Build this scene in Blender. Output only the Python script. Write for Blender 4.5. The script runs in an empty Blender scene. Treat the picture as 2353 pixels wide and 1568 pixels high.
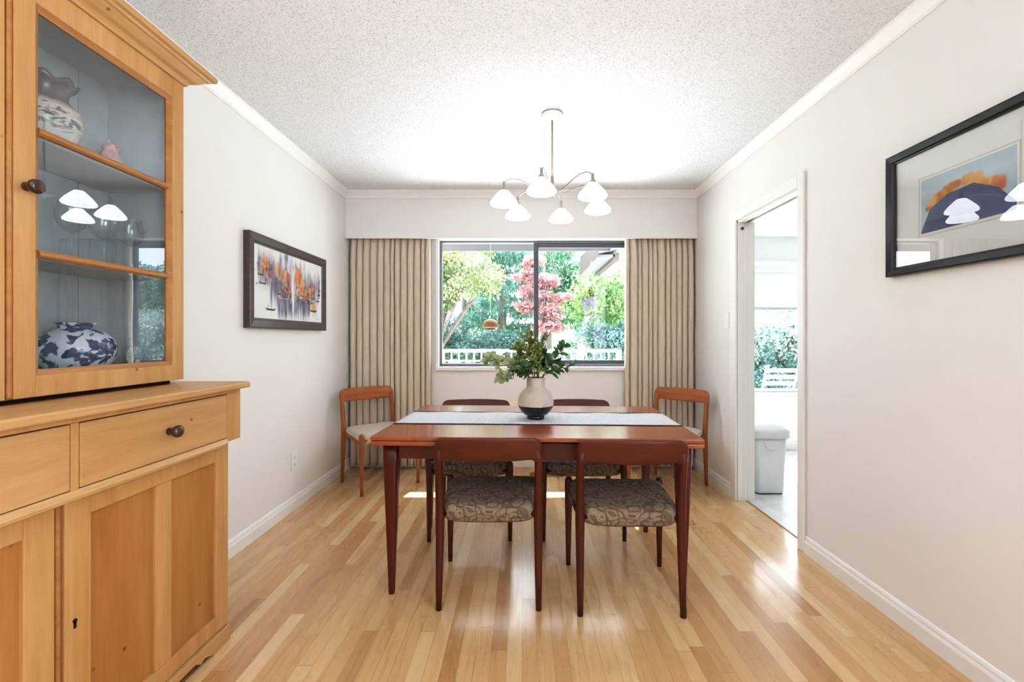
import bpy, bmesh, math, random
import numpy as np
from mathutils import Vector, Matrix
R = random.Random(7)
rng = np.random.default_rng(11)
scn = bpy.context.scene
COL = scn.collection
PI = math.pi

# ------------------------------------------------------------------ mesh builder
class MB:
    def __init__(s):
        s.v = []; s.f = []; s.sm = []; s.mi = []
    def add(s, vs, fs, smooth=False, mi=0):
        b = len(s.v)
        s.v += [tuple(p) for p in vs]
        for f in fs:
            s.f.append(tuple(i + b for i in f)); s.sm.append(smooth); s.mi.append(mi)
        return s
    def box(s, x0, x1, y0, y1, z0, z1, mi=0):
        vs = [(x0,y0,z0),(x1,y0,z0),(x1,y1,z0),(x0,y1,z0),(x0,y0,z1),(x1,y0,z1),(x1,y1,z1),(x0,y1,z1)]
        return s.add(vs, [(0,3,2,1),(4,5,6,7),(0,1,5,4),(1,2,6,5),(2,3,7,6),(3,0,4,7)], False, mi)
    def lathe(s, prof, c=(0,0,0), n=32, smooth=True, axis='z', mi=0):
        vs = []; fs = []
        m = len(prof)
        for i in range(n):
            a = 2*PI*i/n
            for r, h in prof:
                if axis == 'z': p = (c[0]+r*math.cos(a), c[1]+r*math.sin(a), c[2]+h)
                elif axis == 'x': p = (c[0]+h, c[1]+r*math.cos(a), c[2]+r*math.sin(a))
                else: p = (c[0]+r*math.sin(a), c[1]+h, c[2]+r*math.cos(a))
                vs.append(p)
        for i in range(n):
            j = (i+1) % n
            for k in range(m-1):
                fs.append((i*m+k, j*m+k, j*m+k+1, i*m+k+1))
        return s.add(vs, fs, smooth, mi)
    def tube(s, pts, rad, n=10, cap=True, smooth=True, squash=1.0, mi=0):
        pts = [Vector(p) for p in pts]
        if not hasattr(rad, '__len__'): rad = [rad]*len(pts)
        vs = []; fs = []
        up = None
        for i, p in enumerate(pts):
            if i == 0: t = pts[1]-pts[0]
            elif i == len(pts)-1: t = pts[-1]-pts[-2]
            else: t = pts[i+1]-pts[i-1]
            t.normalize()
            if up is None:
                up = Vector((1,0,0)) if abs(t.x) < .9 else Vector((0,1,0))
            a = (up - t*up.dot(t)).normalized(); b = t.cross(a); up = a
            for k in range(n):
                an = 2*PI*k/n
                vs.append(p + a*(rad[i]*math.cos(an)) + b*(rad[i]*squash*math.sin(an)))
        for i in range(len(pts)-1):
            for k in range(n):
                k2 = (k+1) % n
                fs.append((i*n+k, i*n+k2, (i+1)*n+k2, (i+1)*n+k))
        if cap:
            fs.append(tuple(range(n-1,-1,-1))); fs.append(tuple(range((len(pts)-1)*n, len(pts)*n)))
        return s.add(vs, fs, smooth, mi)
    def prism(s, poly, axis, a0, a1, mi=0, smooth=False):
        # poly: 2D points; axis 'x': (y,z); 'y': (x,z); 'z': (x,y)
        def P(q, a):
            return {'x': (a,q[0],q[1]), 'y': (q[0],a,q[1]), 'z': (q[0],q[1],a)}[axis]
        n = len(poly)
        vs = [P(q,a0) for q in poly] + [P(q,a1) for q in poly]
        fs = [(i,(i+1)%n,n+(i+1)%n,n+i) for i in range(n)]
        s.add(vs, fs, smooth, mi)
        b = len(s.v) - 2*n
        s.f += [tuple(b+i for i in range(n-1,-1,-1)), tuple(b+n+i for i in range(n))]
        s.sm += [False]*2; s.mi += [mi]*2
        return s
    def grid(s, fn, nu, nv, smooth=True, mi=0, closeu=False):
        vs = [fn(i/(nu-1 if not closeu else nu), j/(nv-1)) for i in range(nu) for j in range(nv)]
        fs = []
        for i in range(nu if closeu else nu-1):
            i2 = (i+1) % nu
            for j in range(nv-1):
                fs.append((i*nv+j, i2*nv+j, i2*nv+j+1, i*nv+j+1))
        return s.add(vs, fs, smooth, mi)

def mesh_from(name, mb, off=(0,0,0)):
    me = bpy.data.meshes.new(name)
    ox, oy, oz = off
    me.from_pydata([(x-ox,y-oy,z-oz) for x,y,z in mb.v], [], mb.f)
    me.polygons.foreach_set('use_smooth', mb.sm)
    me.polygons.foreach_set('material_index', mb.mi)
    bm = bmesh.new(); bm.from_mesh(me)
    bmesh.ops.recalc_face_normals(bm, faces=bm.faces)
    bm.to_mesh(me); bm.free()
    me.update()
    return me

def world_off(par):
    p = Vector((0,0,0)); o = par
    while o is not None:
        p += o.location; o = o.parent
    return p

def obj(name, mb, mats, parent=None, bevel=0, loc=None, local=False, autosm=False, segs=2, sub=0):
    """one mesh object; coordinates of mb are world ones unless local"""
    if not isinstance(mats, (list, tuple)): mats = [mats]
    off = (0,0,0)
    if not local:
        if parent is not None: off = world_off(parent)
        elif loc is not None: off = loc
    me = mesh_from(name, mb, off)
    for m in mats: me.materials.append(m)
    o = bpy.data.objects.new(name, me); COL.objects.link(o)
    if parent is not None: o.parent = parent
    elif loc is not None: o.location = loc
    if bevel:
        m = o.modifiers.new('bevel', 'BEVEL'); m.width = bevel; m.segments = segs; m.limit_method = 'ANGLE'; m.angle_limit = math.radians(40)
    if sub:
        m = o.modifiers.new('sub', 'SUBSURF'); m.levels = sub; m.render_levels = sub
    return o

def tag(o, label, cat, group=None):
    o['label'] = label; o['category'] = cat
    if group: o['group'] = group
    return o
def thing(name, label, cat, loc=(0,0,0), rotz=0, group=None):
    o = bpy.data.objects.new(name, None); COL.objects.link(o)
    o.location = loc; o.rotation_euler = (0,0,rotz); o.empty_display_size = .05
    return tag(o, label, cat, group)
def struct(name, mb, mat, parent=None, bevel=0):
    o = obj(name, mb, mat, parent, bevel)
    if parent is None: o['kind'] = 'structure'
    return o
def struct_root(name, loc=(0,0,0)):
    o = bpy.data.objects.new(name, None); COL.objects.link(o); o.location = loc; o['kind'] = 'structure'
    return o
def dup(root, loc, rotz, label, group=None):
    r = root.copy(); COL.objects.link(r); r.location = loc; r.rotation_euler = (0,0,rotz)
    r['label'] = label
    if group: r['group'] = group
    for ch in list(root.children):
        c = ch.copy(); COL.objects.link(c); c.parent = r
        for g in list(ch.children):
            d = g.copy(); COL.objects.link(d); d.parent = c
    return r

# ------------------------------------------------------------------ materials
def newmat(name):
    m = bpy.data.materials.new(name); m.use_nodes = True
    nt = m.node_tree; nt.nodes.clear()
    out = nt.nodes.new('ShaderNodeOutputMaterial')
    return m, nt, out
def N(nt, typ, **kw):
    n = nt.nodes.new(typ)
    for k, v in kw.items():
        if k in ('inp',):
            for a, b in v.items(): n.inputs[a].default_value = b
        else: setattr(n, k, v)
    return n
def L(nt, a, b): nt.links.new(a, b)
def rgba(c): return (c[0], c[1], c[2], 1)
def srgb(r, g, b):
    f = lambda c: (c/255/12.92) if c/255 <= .04045 else ((c/255+.055)/1.055)**2.4
    return (f(r), f(g), f(b))
def pbsdf(nt, out, color=None, rough=.5, spec=.5, metal=0, coat=0):
    b = N(nt, 'ShaderNodeBsdfPrincipled')
    if color is not None: b.inputs['Base Color'].default_value = rgba(color)
    b.inputs['Roughness'].default_value = rough
    b.inputs['Specular IOR Level'].default_value = spec
    b.inputs['Metallic'].default_value = metal
    b.inputs['Coat Weight'].default_value = coat
    b.inputs['Coat Roughness'].default_value = .12
    L(nt, b.outputs[0], out.inputs[0])
    return b
def objcoord(nt, scale=(1,1,1), rot=(0,0,0)):
    tc = N(nt, 'ShaderNodeTexCoord'); mp = N(nt, 'ShaderNodeMapping')
    mp.inputs['Scale'].default_value = scale; mp.inputs['Rotation'].default_value = rot
    L(nt, tc.outputs['Object'], mp.inputs[0])
    return mp.outputs[0]
def ramp(nt, src, stops):
    r = N(nt, 'ShaderNodeValToRGB')
    e = r.color_ramp.elements
    e[0].position, e[0].color = stops[0][0], rgba(stops[0][1])
    e[1].position, e[1].color = stops[-1][0], rgba(stops[-1][1])
    for p, c in stops[1:-1]:
        k = e.new(p); k.color = rgba(c)
    L(nt, src, r.inputs[0]); return r.outputs[0]
def noise(nt, vec, scale, detail=4, rough=.5, dist=0):
    n = N(nt, 'ShaderNodeTexNoise'); n.inputs['Scale'].default_value = scale
    n.inputs['Detail'].default_value = detail; n.inputs['Roughness'].default_value = rough
    n.inputs['Distortion'].default_value = dist
    if vec is not None: L(nt, vec, n.inputs['Vector'])
    return n.outputs['Fac']
def bump(nt, h, bsdf, strength=.2, dist=.01):
    b = N(nt, 'ShaderNodeBump'); b.inputs['Strength'].default_value = strength; b.inputs['Distance'].default_value = dist
    L(nt, h, b.inputs['Height']); L(nt, b.outputs[0], bsdf.inputs['Normal'])
def mixc(nt, fac, a, b, mode='MIX'):
    m = N(nt, 'ShaderNodeMix', data_type='RGBA', blend_type=mode)
    if hasattr(fac, 'links'): L(nt, fac, m.inputs['Factor'])
    else: m.inputs['Factor'].default_value = fac
    for s, v in (('A', a), ('B', b)):
        sock = [i for i in m.inputs if i.name == s and i.type == 'RGBA'][0]
        if hasattr(v, 'links'): L(nt, v, sock)
        else: sock.default_value = rgba(v)
    return [o for o in m.outputs if o.type == 'RGBA'][0]
def math_(nt, op, a, b=None):
    m = N(nt, 'ShaderNodeMath', operation=op)
    for i, v in enumerate((a, b)):
        if v is None: continue
        if hasattr(v, 'links'): L(nt, v, m.inputs[i])
        else: m.inputs[i].default_value = v
    return m.outputs[0]

def plain(name, color, rough=.5, spec=.5, metal=0, var=.04, scale=8, coat=0):
    m, nt, out = newmat(name)
    b = pbsdf(nt, out, color, rough, spec, metal, coat)
    if var:
        f = noise(nt, objcoord(nt), scale, 3)
        lo = tuple(max(0, c*(1-var)) for c in color); hi = tuple(min(1, c*(1+var)) for c in color)
        L(nt, ramp(nt, f, [(.3, lo), (.7, hi)]), b.inputs['Base Color'])
    return m
def wood(name, dark, mid, light, axis='z', gscale=1.0, rough=.35, spec=.5, coat=0, knots=False, bumpy=.04):
    m, nt, out = newmat(name)
    b = pbsdf(nt, out, mid, rough, spec, 0, coat)
    st = {'x': (1.2,14,14), 'y': (14,1.2,14), 'z': (14,14,1.2)}[axis]
    v = objcoord(nt, tuple(q*gscale for q in st))
    f1 = noise(nt, v, 2.2, 6, .55, .6)
    f2 = noise(nt, objcoord(nt, tuple(q*gscale*4 for q in st)), 4, 4, .6)
    f = math_(nt, 'ADD', math_(nt, 'MULTIPLY', f1, .75), math_(nt, 'MULTIPLY', f2, .25))
    c = ramp(nt, f, [(.28, dark), (.5, mid), (.72, light)])
    big = noise(nt, objcoord(nt, tuple(q*.25*gscale for q in st)), 1.3, 2)
    c = mixc(nt, .35, c, ramp(nt, big, [(.3, dark), (.7, light)]))
    if knots:
        vo = N(nt, 'ShaderNodeTexVoronoi'); vo.inputs['Scale'].default_value = 9
        L(nt, objcoord(nt), vo.inputs['Vector'])
        k = ramp(nt, vo.outputs['Distance'], [(.02, (0,0,0)), (.07, (1,1,1))])
        c = mixc(nt, .8, c, mixc(nt, k, tuple(q*.35 for q in dark), (1,1,1)), 'MULTIPLY')
    L(nt, c, b.inputs['Base Color'])
    bump(nt, f, b, bumpy, .01)
    return m
def glassy(name, tint=(1,1,1), ior=1.5, rough=0.0, boost=1.0):
    m, nt, out = newmat(name)
    t = N(nt, 'ShaderNodeBsdfTransparent'); t.inputs[0].default_value = rgba(tint)
    g = N(nt, 'ShaderNodeBsdfGlossy'); g.inputs['Roughness'].default_value = rough
    fr = N(nt, 'ShaderNodeFresnel'); ge = N(nt, 'ShaderNodeNewGeometry')
    L(nt, math_(nt, 'ADD', math_(nt, 'MULTIPLY', ge.outputs['Backfacing'], 1/ior-ior), ior), fr.inputs[0])
    mx = N(nt, 'ShaderNodeMixShader')
    L(nt, math_(nt, 'MULTIPLY', fr.outputs[0], boost), mx.inputs[0])
    L(nt, t.outputs[0], mx.inputs[1]); L(nt, g.outputs[0], mx.inputs[2]); L(nt, mx.outputs[0], out.inputs[0])
    return m
def leafmat(name, c1, c2, trans=.35, rough=.5, scale=3):
    m, nt, out = newmat(name)
    f = noise(nt, objcoord(nt), scale, 3)
    if 'foliage' in name: c1 = tuple(q*.62 for q in c1); c2 = tuple(q*.68 for q in c2)
    c = ramp(nt, f, [(.35, c1), (.65, c2)])
    d = N(nt, 'ShaderNodeBsdfDiffuse'); t = N(nt, 'ShaderNodeBsdfTranslucent'); g = N(nt, 'ShaderNodeBsdfGlossy')
    g.inputs['Roughness'].default_value = rough
    L(nt, c, d.inputs[0]); L(nt, c, t.inputs[0])
    a = N(nt, 'ShaderNodeMixShader'); a.inputs[0].default_value = trans
    L(nt, d.outputs[0], a.inputs[1]); L(nt, t.outputs[0], a.inputs[2])
    b = N(nt, 'ShaderNodeMixShader'); b.inputs[0].default_value = .06
    L(nt, a.outputs[0], b.inputs[1]); L(nt, g.outputs[0], b.inputs[2]); L(nt, b.outputs[0], out.inputs[0])
    return m
def attrmat(name, rough=.6, spec=.3):
    m, nt, out = newmat(name)
    b = pbsdf(nt, out, (1,1,1), rough, spec)
    a = N(nt, 'ShaderNodeAttribute'); a.attribute_name = 'paint'
    L(nt, a.outputs['Color'], b.inputs['Base Color'])
    return m

# walls, ceiling, floor
def wallmat(name, c, rough=.55):
    m, nt, out = newmat(name)
    b = pbsdf(nt, out, c, rough, .25)
    v = objcoord(nt)
    f = noise(nt, v, 1.2, 2)
    L(nt, ramp(nt, f, [(.3, tuple(q*.985 for q in c)), (.7, c)]), b.inputs['Base Color'])
    bump(nt, noise(nt, v, 220, 2), b, .03, .002)
    return m
M_wall = wallmat('wall_paint', srgb(237,234,230))
M_trim = plain('trim_paint', srgb(240,238,234), .35, .4, var=.01)
def ceilmat():
    m, nt, out = newmat('popcorn_ceiling')
    c = srgb(244,245,246)
    b = pbsdf(nt, out, c, .9, .05)
    v = objcoord(nt)
    f1 = noise(nt, v, 120, 3, .6); f2 = noise(nt, v, 300, 2, .6)
    f = math_(nt, 'ADD', math_(nt, 'MULTIPLY', f1, .6), math_(nt, 'MULTIPLY', f2, .4))
    L(nt, ramp(nt, f, [(.37, tuple(q*.62 for q in c)), (.45, tuple(q*.93 for q in c)), (.58, c)]), b.inputs['Base Color'])
    bump(nt, f, b, .55, .012)
    return m
M_ceil = ceilmat()
def floormat():
    m, nt, out = newmat('oak_strip_floor')
    b = pbsdf(nt, out, (.5,.3,.1), .23, .5, 0, .4)
    tc = N(nt, 'ShaderNodeTexCoord'); sp = N(nt, 'ShaderNodeSeparateXYZ'); L(nt, tc.outputs['Object'], sp.inputs[0])
    W = .057
    xi = math_(nt, 'FLOOR', math_(nt, 'DIVIDE', sp.outputs[0], W))
    wn = N(nt, 'ShaderNodeTexWhiteNoise', noise_dimensions='1D'); L(nt, xi, wn.inputs['W'])
    yo = math_(nt, 'ADD', sp.outputs[1], math_(nt, 'MULTIPLY', wn.outputs['Value'], 3.1))
    yl = math_(nt, 'DIVIDE', yo, .95)
    yi = math_(nt, 'FLOOR', yl)
    cb = N(nt, 'ShaderNodeCombineXYZ'); L(nt, xi, cb.inputs[0]); L(nt, yi, cb.inputs[1])
    wn2 = N(nt, 'ShaderNodeTexWhiteNoise', noise_dimensions='2D'); L(nt, cb.outputs[0], wn2.inputs['Vector'])
    c = ramp(nt, wn2.outputs['Value'], [(0, srgb(186,141,90)), (.2, srgb(203,160,108)), (.55, srgb(213,173,121)), (.85, srgb(220,184,133)), (1, srgb(227,196,149))])
    # grain, shifted per plank
    cb2 = N(nt, 'ShaderNodeCombineXYZ')
    L(nt, math_(nt, 'ADD', math_(nt, 'MULTIPLY', sp.outputs[0], 30), math_(nt, 'MULTIPLY', wn2.outputs['Value'], 50)), cb2.inputs[0])
    L(nt, math_(nt, 'MULTIPLY', sp.outputs[1], 2.2), cb2.inputs[1])
    g = noise(nt, cb2.outputs[0], 1.6, 6, .6, .8)
    c = mixc(nt, .55, c, ramp(nt, g, [(.25, (.62,.56,.5)), (.5, (.95,.95,.95)), (.75, (1,1,1))]), 'MULTIPLY')
    # seams
    fx = math_(nt, 'FRACT', math_(nt, 'DIVIDE', sp.outputs[0], W))
    ex = math_(nt, 'ABSOLUTE', math_(nt, 'SUBTRACT', fx, .5))
    fy = math_(nt, 'FRACT', yl)
    ey = math_(nt, 'ABSOLUTE', math_(nt, 'SUBTRACT', fy, .5))
    s1 = math_(nt, 'GREATER_THAN', ex, .485); s2 = math_(nt, 'GREATER_THAN', ey, .4988)
    s = math_(nt, 'MAXIMUM', s1, s2)
    c = mixc(nt, math_(nt, 'MULTIPLY', s, .45), c, srgb(120,78,40))
    L(nt, c, b.inputs['Base Color'])
    L(nt, ramp(nt, g, [(.3, (.30,.30,.30)), (.7, (.22,.22,.22))]), b.inputs['Roughness'])
    bump(nt, math_(nt, 'SUBTRACT', g, math_(nt, 'MULTIPLY', s, .6)), b, .06, .004)
    return m
M_floor = floormat()
M_kfloor = None
def marble():
    m, nt, out = newmat('marbled_vinyl')
    b = pbsdf(nt, out, (.8,.8,.8), .35, .5)
    v = objcoord(nt)
    f = noise(nt, v, 5, 6, .65, 1.5)
    L(nt, ramp(nt, f, [(.3, srgb(205,203,200)), (.5, srgb(228,227,225)), (.7, srgb(240,240,240))]), b.inputs['Base Color'])
    return m
M_kfloor = marble()

M_pine_v = wood('pine_vertical', srgb(172,122,66), srgb(192,146,90), srgb(206,166,112), 'z', .8, .42, .4, .08, True)
M_pine_h = wood('pine_lengthwise', srgb(172,126,74), srgb(193,152,99), srgb(207,171,121), 'y', .8, .40, .4, .10, True)
M_pine_p = wood('pine_panel_amber', srgb(152,100,46), srgb(173,119,60), srgb(189,140,80), 'z', .7, .42, .4, .08, True)
M_pine_d = wood('pine_moulding_dark', srgb(146,94,46), srgb(170,118,62), srgb(190,142,86), 'y', .9, .4, .4, .1)
M_teak = wood('teak_dark', srgb(52,15,7), srgb(76,25,11), srgb(98,38,18), 'z', 1.0, .38, .35, .04)
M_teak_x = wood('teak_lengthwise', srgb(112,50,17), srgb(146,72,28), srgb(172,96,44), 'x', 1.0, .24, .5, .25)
M_teak_b = wood('teak_backrest', srgb(60,22,10), srgb(86,35,16), srgb(112,52,26), 'x', 1.0, .38, .35, .04)
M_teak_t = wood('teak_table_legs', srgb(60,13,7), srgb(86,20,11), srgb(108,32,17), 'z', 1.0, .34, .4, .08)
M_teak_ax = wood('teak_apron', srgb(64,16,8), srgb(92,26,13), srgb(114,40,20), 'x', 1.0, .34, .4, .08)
M_teak_lit = wood('teak_lit', srgb(126,66,26), srgb(158,90,42), srgb(182,114,60), 'z', 1.0, .38, .35, .04)  # same teak for the corner chairs, brighter light put into its colour
M_teak_lit_x = wood('teak_lit_lengthwise', srgb(130,70,29), srgb(163,95,46), srgb(188,119,66), 'x', 1.0, .38, .35, .04)
M_darkgap = plain('shadow_gap', srgb(48,26,12), .8, .1, var=0)
M_knob = wood('knob_wood', srgb(42,24,16), srgb(66,40,28), srgb(92,60,42), 'x', 2, .25, .5, .3)
M_int = plain('cabinet_interior_paint', srgb(180,186,189), .5, .3, var=.05, scale=14)
M_pane = glassy('cabinet_pane', (.90,.93,.94), 1.55, 0, 2.3)
M_wpane = glassy('window_pane', (.98,.99,.99), 1.45, 0, .8)
M_ppane = glassy('picture_pane', (.96,.97,.97), 1.5, 0, 2.4)
M_crystal = glassy('clear_glassware', (.975,.985,.985), 1.5, .02, 1.3)
M_frost = plain('frosted_glass', srgb(178,180,182), .25, .6, var=.12, scale=90)
M_alu = plain('window_aluminium', srgb(120,122,128), .35, .5, .6, var=.02)
M_alu_d = plain('window_aluminium_dark', srgb(84,86,92), .4, .5, .5, var=.02)
M_nickel = plain('satin_nickel', srgb(176,166,152), .3, .5, .9, var=.03)
M_white = plain('white_plastic', srgb(238,238,236), .35, .5, var=.01)
M_black = plain('black_lacquer', srgb(20,21,23), .25, .5, var=.05)
M_brownframe = wood('dark_brown_frame', srgb(62,48,46), srgb(82,68,67), srgb(100,87,87), 'y', 1, .3, .5, .1)
M_brass = plain('register_metal', srgb(176,140,92), .4, .5, .3, var=.05)

def shade_mat():
    m, nt, out = newmat('opal_shade_lit')
    e = N(nt, 'ShaderNodeEmission'); d = N(nt, 'ShaderNodeBsdfPrincipled')
    d.inputs['Base Color'].default_value = (.95,.93,.88,1); d.inputs['Roughness'].default_value = .25
    e.inputs[0].default_value = rgba((1,.97,.925)); e.inputs[1].default_value = 3.4
    a = N(nt, 'ShaderNodeAddShader'); L(nt, e.outputs[0], a.inputs[0]); L(nt, d.outputs[0], a.inputs[1]); L(nt, a.outputs[0], out.inputs[0])
    return m
M_shade = shade_mat()

def curtmat():
    m, nt, out = newmat('curtain_linen')
    v = objcoord(nt)
    f = noise(nt, objcoord(nt, (300,300,300)), 1, 2)
    f2 = noise(nt, objcoord(nt, (160,160,2)), 2, 2)
    c = ramp(nt, math_(nt, 'ADD', math_(nt,'MULTIPLY',f,.5), math_(nt,'MULTIPLY',f2,.5)), [(.35, srgb(208,194,175)), (.65, srgb(229,217,200))])
    d = N(nt, 'ShaderNodeBsdfDiffuse'); t = N(nt, 'ShaderNodeBsdfTranslucent')
    L(nt, c, d.inputs[0]); L(nt, c, t.inputs[0])
    a = N(nt, 'ShaderNodeMixShader'); a.inputs[0].default_value = .03
    L(nt, d.outputs[0], a.inputs[1]); L(nt, t.outputs[0], a.inputs[2]); L(nt, a.outputs[0], out.inputs[0])
    return m
M_curt = curtmat()

def seatmat(pale=False):
    m, nt, out = newmat('patterned_seat_fabric')
    b = pbsdf(nt, out, (.3,.22,.15), .85, .15)
    v = objcoord(nt, (1,1,1))
    n1 = noise(nt, objcoord(nt, (1,1.25,1)), 8.5, 1, .4, 1.1)
    fr = math_(nt, 'FRACT', math_(nt, 'MULTIPLY', n1, 6.5))
    c = ramp(nt, fr, [(.0, srgb(96,80,66)), (.10, srgb(150,134,114)), (.42, srgb(140,122,102)), (.46, srgb(112,95,78)), (.80, srgb(120,103,86)), (.84, srgb(160,144,124)), (1, srgb(150,134,114))])
    vo = N(nt, 'ShaderNodeTexVoronoi', distance='CHEBYCHEV'); vo.inputs['Scale'].default_value = 10; L(nt, v, vo.inputs['Vector'])
    k1 = ramp(nt, vo.outputs['Distance'], [(.20, (0,0,0)), (.22, (1,1,1)), (.27, (1,1,1)), (.29, (0,0,0))])
    c = mixc(nt, math_(nt, 'MULTIPLY', k1, .6), c, srgb(92,76,62))
    big = noise(nt, v, 4, 2)
    c = mixc(nt, .5, c, ramp(nt, big, [(.35, (.72,.70,.68)), (.65, (1,1,1))]), 'MULTIPLY')
    if pale: c = mixc(nt, .72, c, srgb(222,212,200))  # paler mix puts the window light into the corner seats' colour
    L(nt, c, b.inputs['Base Color'])
    bump(nt, noise(nt, objcoord(nt, (400,400,400)), 1, 2), b, .2, .003)
    return m
M_seat = seatmat(); M_seat_lit = seatmat(True)

def runnermat():
    m, nt, out = newmat('runner_weave')
    b = pbsdf(nt, out, (.8,.8,.8), .8, .1)
    v = objcoord(nt)
    wv = N(nt, 'ShaderNodeTexWave', wave_type='BANDS', bands_direction='X'); wv.inputs['Scale'].default_value = 45; wv.inputs['Distortion'].default_value = 2.5; wv.inputs['Detail'].default_value = 3
    L(nt, v, wv.inputs['Vector'])
    f = noise(nt, objcoord(nt, (60,4,1)), 2, 4)
    k = math_(nt, 'ADD', math_(nt,'MULTIPLY',wv.outputs['Fac'],.5), math_(nt,'MULTIPLY',f,.5))
    L(nt, ramp(nt, k, [(.2, srgb(186,186,190)), (.5, srgb(212,212,214)), (.8, srgb(230,230,228))]), b.inputs['Base Color'])
    bump(nt, wv.outputs['Fac'], b, .25, .003)
    return m
M_runner = runnermat()
M_rborder = plain('runner_border', srgb(74,70,76), .8, .1, var=.15, scale=60)
M_ceramic = plain('vase_stoneware', srgb(194,183,168), .5, .4, var=.04, scale=20)
M_ceramic_b = plain('vase_black_glaze', srgb(18,17,20), .12, .6, var=0)

# ------------------------------------------------------------------ camera
F = 1030.0; W_, H_ = 2353, 1568
cam = bpy.data.cameras.new('camera'); co = bpy.data.objects.new('camera', cam); COL.objects.link(co)
cam.sensor_fit = 'HORIZONTAL'; cam.sensor_width = 36; cam.lens = 36*F/W_
cam.shift_x = (W_/2 - 1200)/W_; cam.shift_y = (777 - H_/2)/W_
cam.clip_start = .02; cam.clip_end = 300
CZ = 1.161
co.location = (0,0,CZ); co.rotation_euler = (PI/2, 0, 0)
scn.camera = co

# ------------------------------------------------------------------ room
XL, XR, YB, ZC = -1.549, 1.535, 4.04, 2.444
YN = -1.9
DY0, DY1, DZ = 2.474, 3.20, 2.0           # doorway in the right wall
WX0, WX1, WZ0, WZ1 = -.752, 1.0, .902, 2.045   # dining window
b = MB(); b.box(XL-.12, 1.60, YN-.1, YB+.12, -.06, 0); struct('floor', b, M_floor)
b = MB(); b.box(XL-.12, XR+.11, YN-.1, YB+.12, ZC, ZC+.12); struct('ceiling', b, M_ceil)
b = MB(); b.box(XL-.12, XL, YN-.1, YB+.12, 0, ZC); struct('wall_left', b, M_wall)
b = MB(); b.box(XR, XR+.11, YN-.1, DY0, 0, ZC); b.box(XR, XR+.11, DY1, 4.64, 0, ZC); b.box(XR, XR+.11, DY0, DY1, DZ, ZC); struct('wall_right', b, M_wall)
b = MB(); b.box(XL, WX0, YB, YB+.12, 0, ZC); b.box(WX1, XR, YB, YB+.12, 0, ZC); b.box(WX0, WX1, YB, YB+.12, 0, WZ0); b.box(WX0, WX1, YB, YB+.12, WZ1, ZC); struct('wall_back', b, M_wall)
b = MB(); b.box(XL, XR, YN-.1, YN, 0, ZC); struct('wall_near', b, M_wall)
# pelmet board above the window
b = MB(); b.box(XL, XR, 3.922, 3.944, 2.033, ZC); o = struct('trim_1', b, M_wall, None, .003)
# crown mouldings
def crown_profile(s=1): return [(0,0),(0,-.062),(.008,-.062),(.012,-.05),(.026,-.028),(.04,-.012),(.044,0)]
b = MB(); b.prism([(XL+p, ZC+q) for p,q in crown_profile()], 'y', YN, 3.922); struct('trim_2', b, M_trim)
b = MB(); b.prism([(XR-p, ZC+q) for p,q in crown_profile()], 'y', YN, 3.922); struct('trim_3', b, M_trim)
b = MB(); b.prism([(3.922-p, ZC+q) for p,q in crown_profile()], 'x', XL, XR); struct('trim_4', b, M_trim)
# baseboards
bp = [(0,0),(.014,0),(.014,.058),(.011,.066),(.009,.07),(.009,.078),(.005,.088),(0,.092)]
b = MB(); b.prism([(XL+p, q) for p,q in bp], 'y', YN, YB); struct('baseboard_left', b, M_trim)
b = MB(); b.prism([(XR-p, q) for p,q in bp], 'y', YN, DY0-.052); b.prism([(XR-p, q) for p,q in bp], 'y', DY1+.085, YB); struct('baseboard_right', b, M_trim)
b = MB(); b.prism([(YB-p, q) for p,q in bp], 'x', XL, XR); struct('baseboard_back', b, M_trim)
# doorway lining and casing
d = struct_root('door_1', (XR, (DY0+DY1)/2, 0))
b = MB(); b.box(XR-.016, XR, DY0-.05, DY0+.004, 0, DZ+.065); b.box(XR-.016, XR, DY1-.004, DY1+.083, 0, DZ+.065); b.box(XR-.016, XR, DY0+.004, DY1-.004, DZ-.004, DZ+.065)
obj('door_casing', b, M_trim, d, .004)
b = MB()
for y0, y1 in ((DY0, DY0+.012), (DY1-.012, DY1)):
    b.box(XR, XR+.04, y0, y1, 0, DZ); b.box(XR+.068, XR+.11, y0, y1, 0, DZ)
    b.box(XR+.04, XR+.068, min(y0,y1) if y0 > 2.8 else y0, y1-.008 if y0 < 2.8 else y1, 0, DZ)
b.box(XR, XR+.045, DY0, DY1, DZ-.02, DZ); b.box(XR+.075, XR+.11, DY0, DY1, DZ-.02, DZ)
obj('door_jamb', b, M_trim, d, .002)
b = MB(); b.box(XR+.036, XR+.07, DY0+.012, DY1-.012, DZ-.012, DZ-.002); obj('door_track', b, M_alu, d)
b = MB(); b.lathe([(0,0),(.011,0),(.011,-.006),(0,-.006)], (XR+.03, DY1-.012, DZ-.06), 20, False, 'y'); obj('bumper', b, M_alu_d, d)
b = MB(); b.box(XR+.108, XR+.124, DY0-.06, DY0, 0, DZ+.06); b.box(XR+.108, XR+.124, DY1, DY1+.06, 0, DZ+.06); b.box(XR+.108,XR+.124,DY0,DY1,DZ,DZ+.06); obj('casing_kitchen_side', b, M_trim, d)
b = MB(); b.box(1.592, 1.606, DY0, DY1, 0, .004); obj('threshold', b, M_brass, d, .002)

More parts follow.
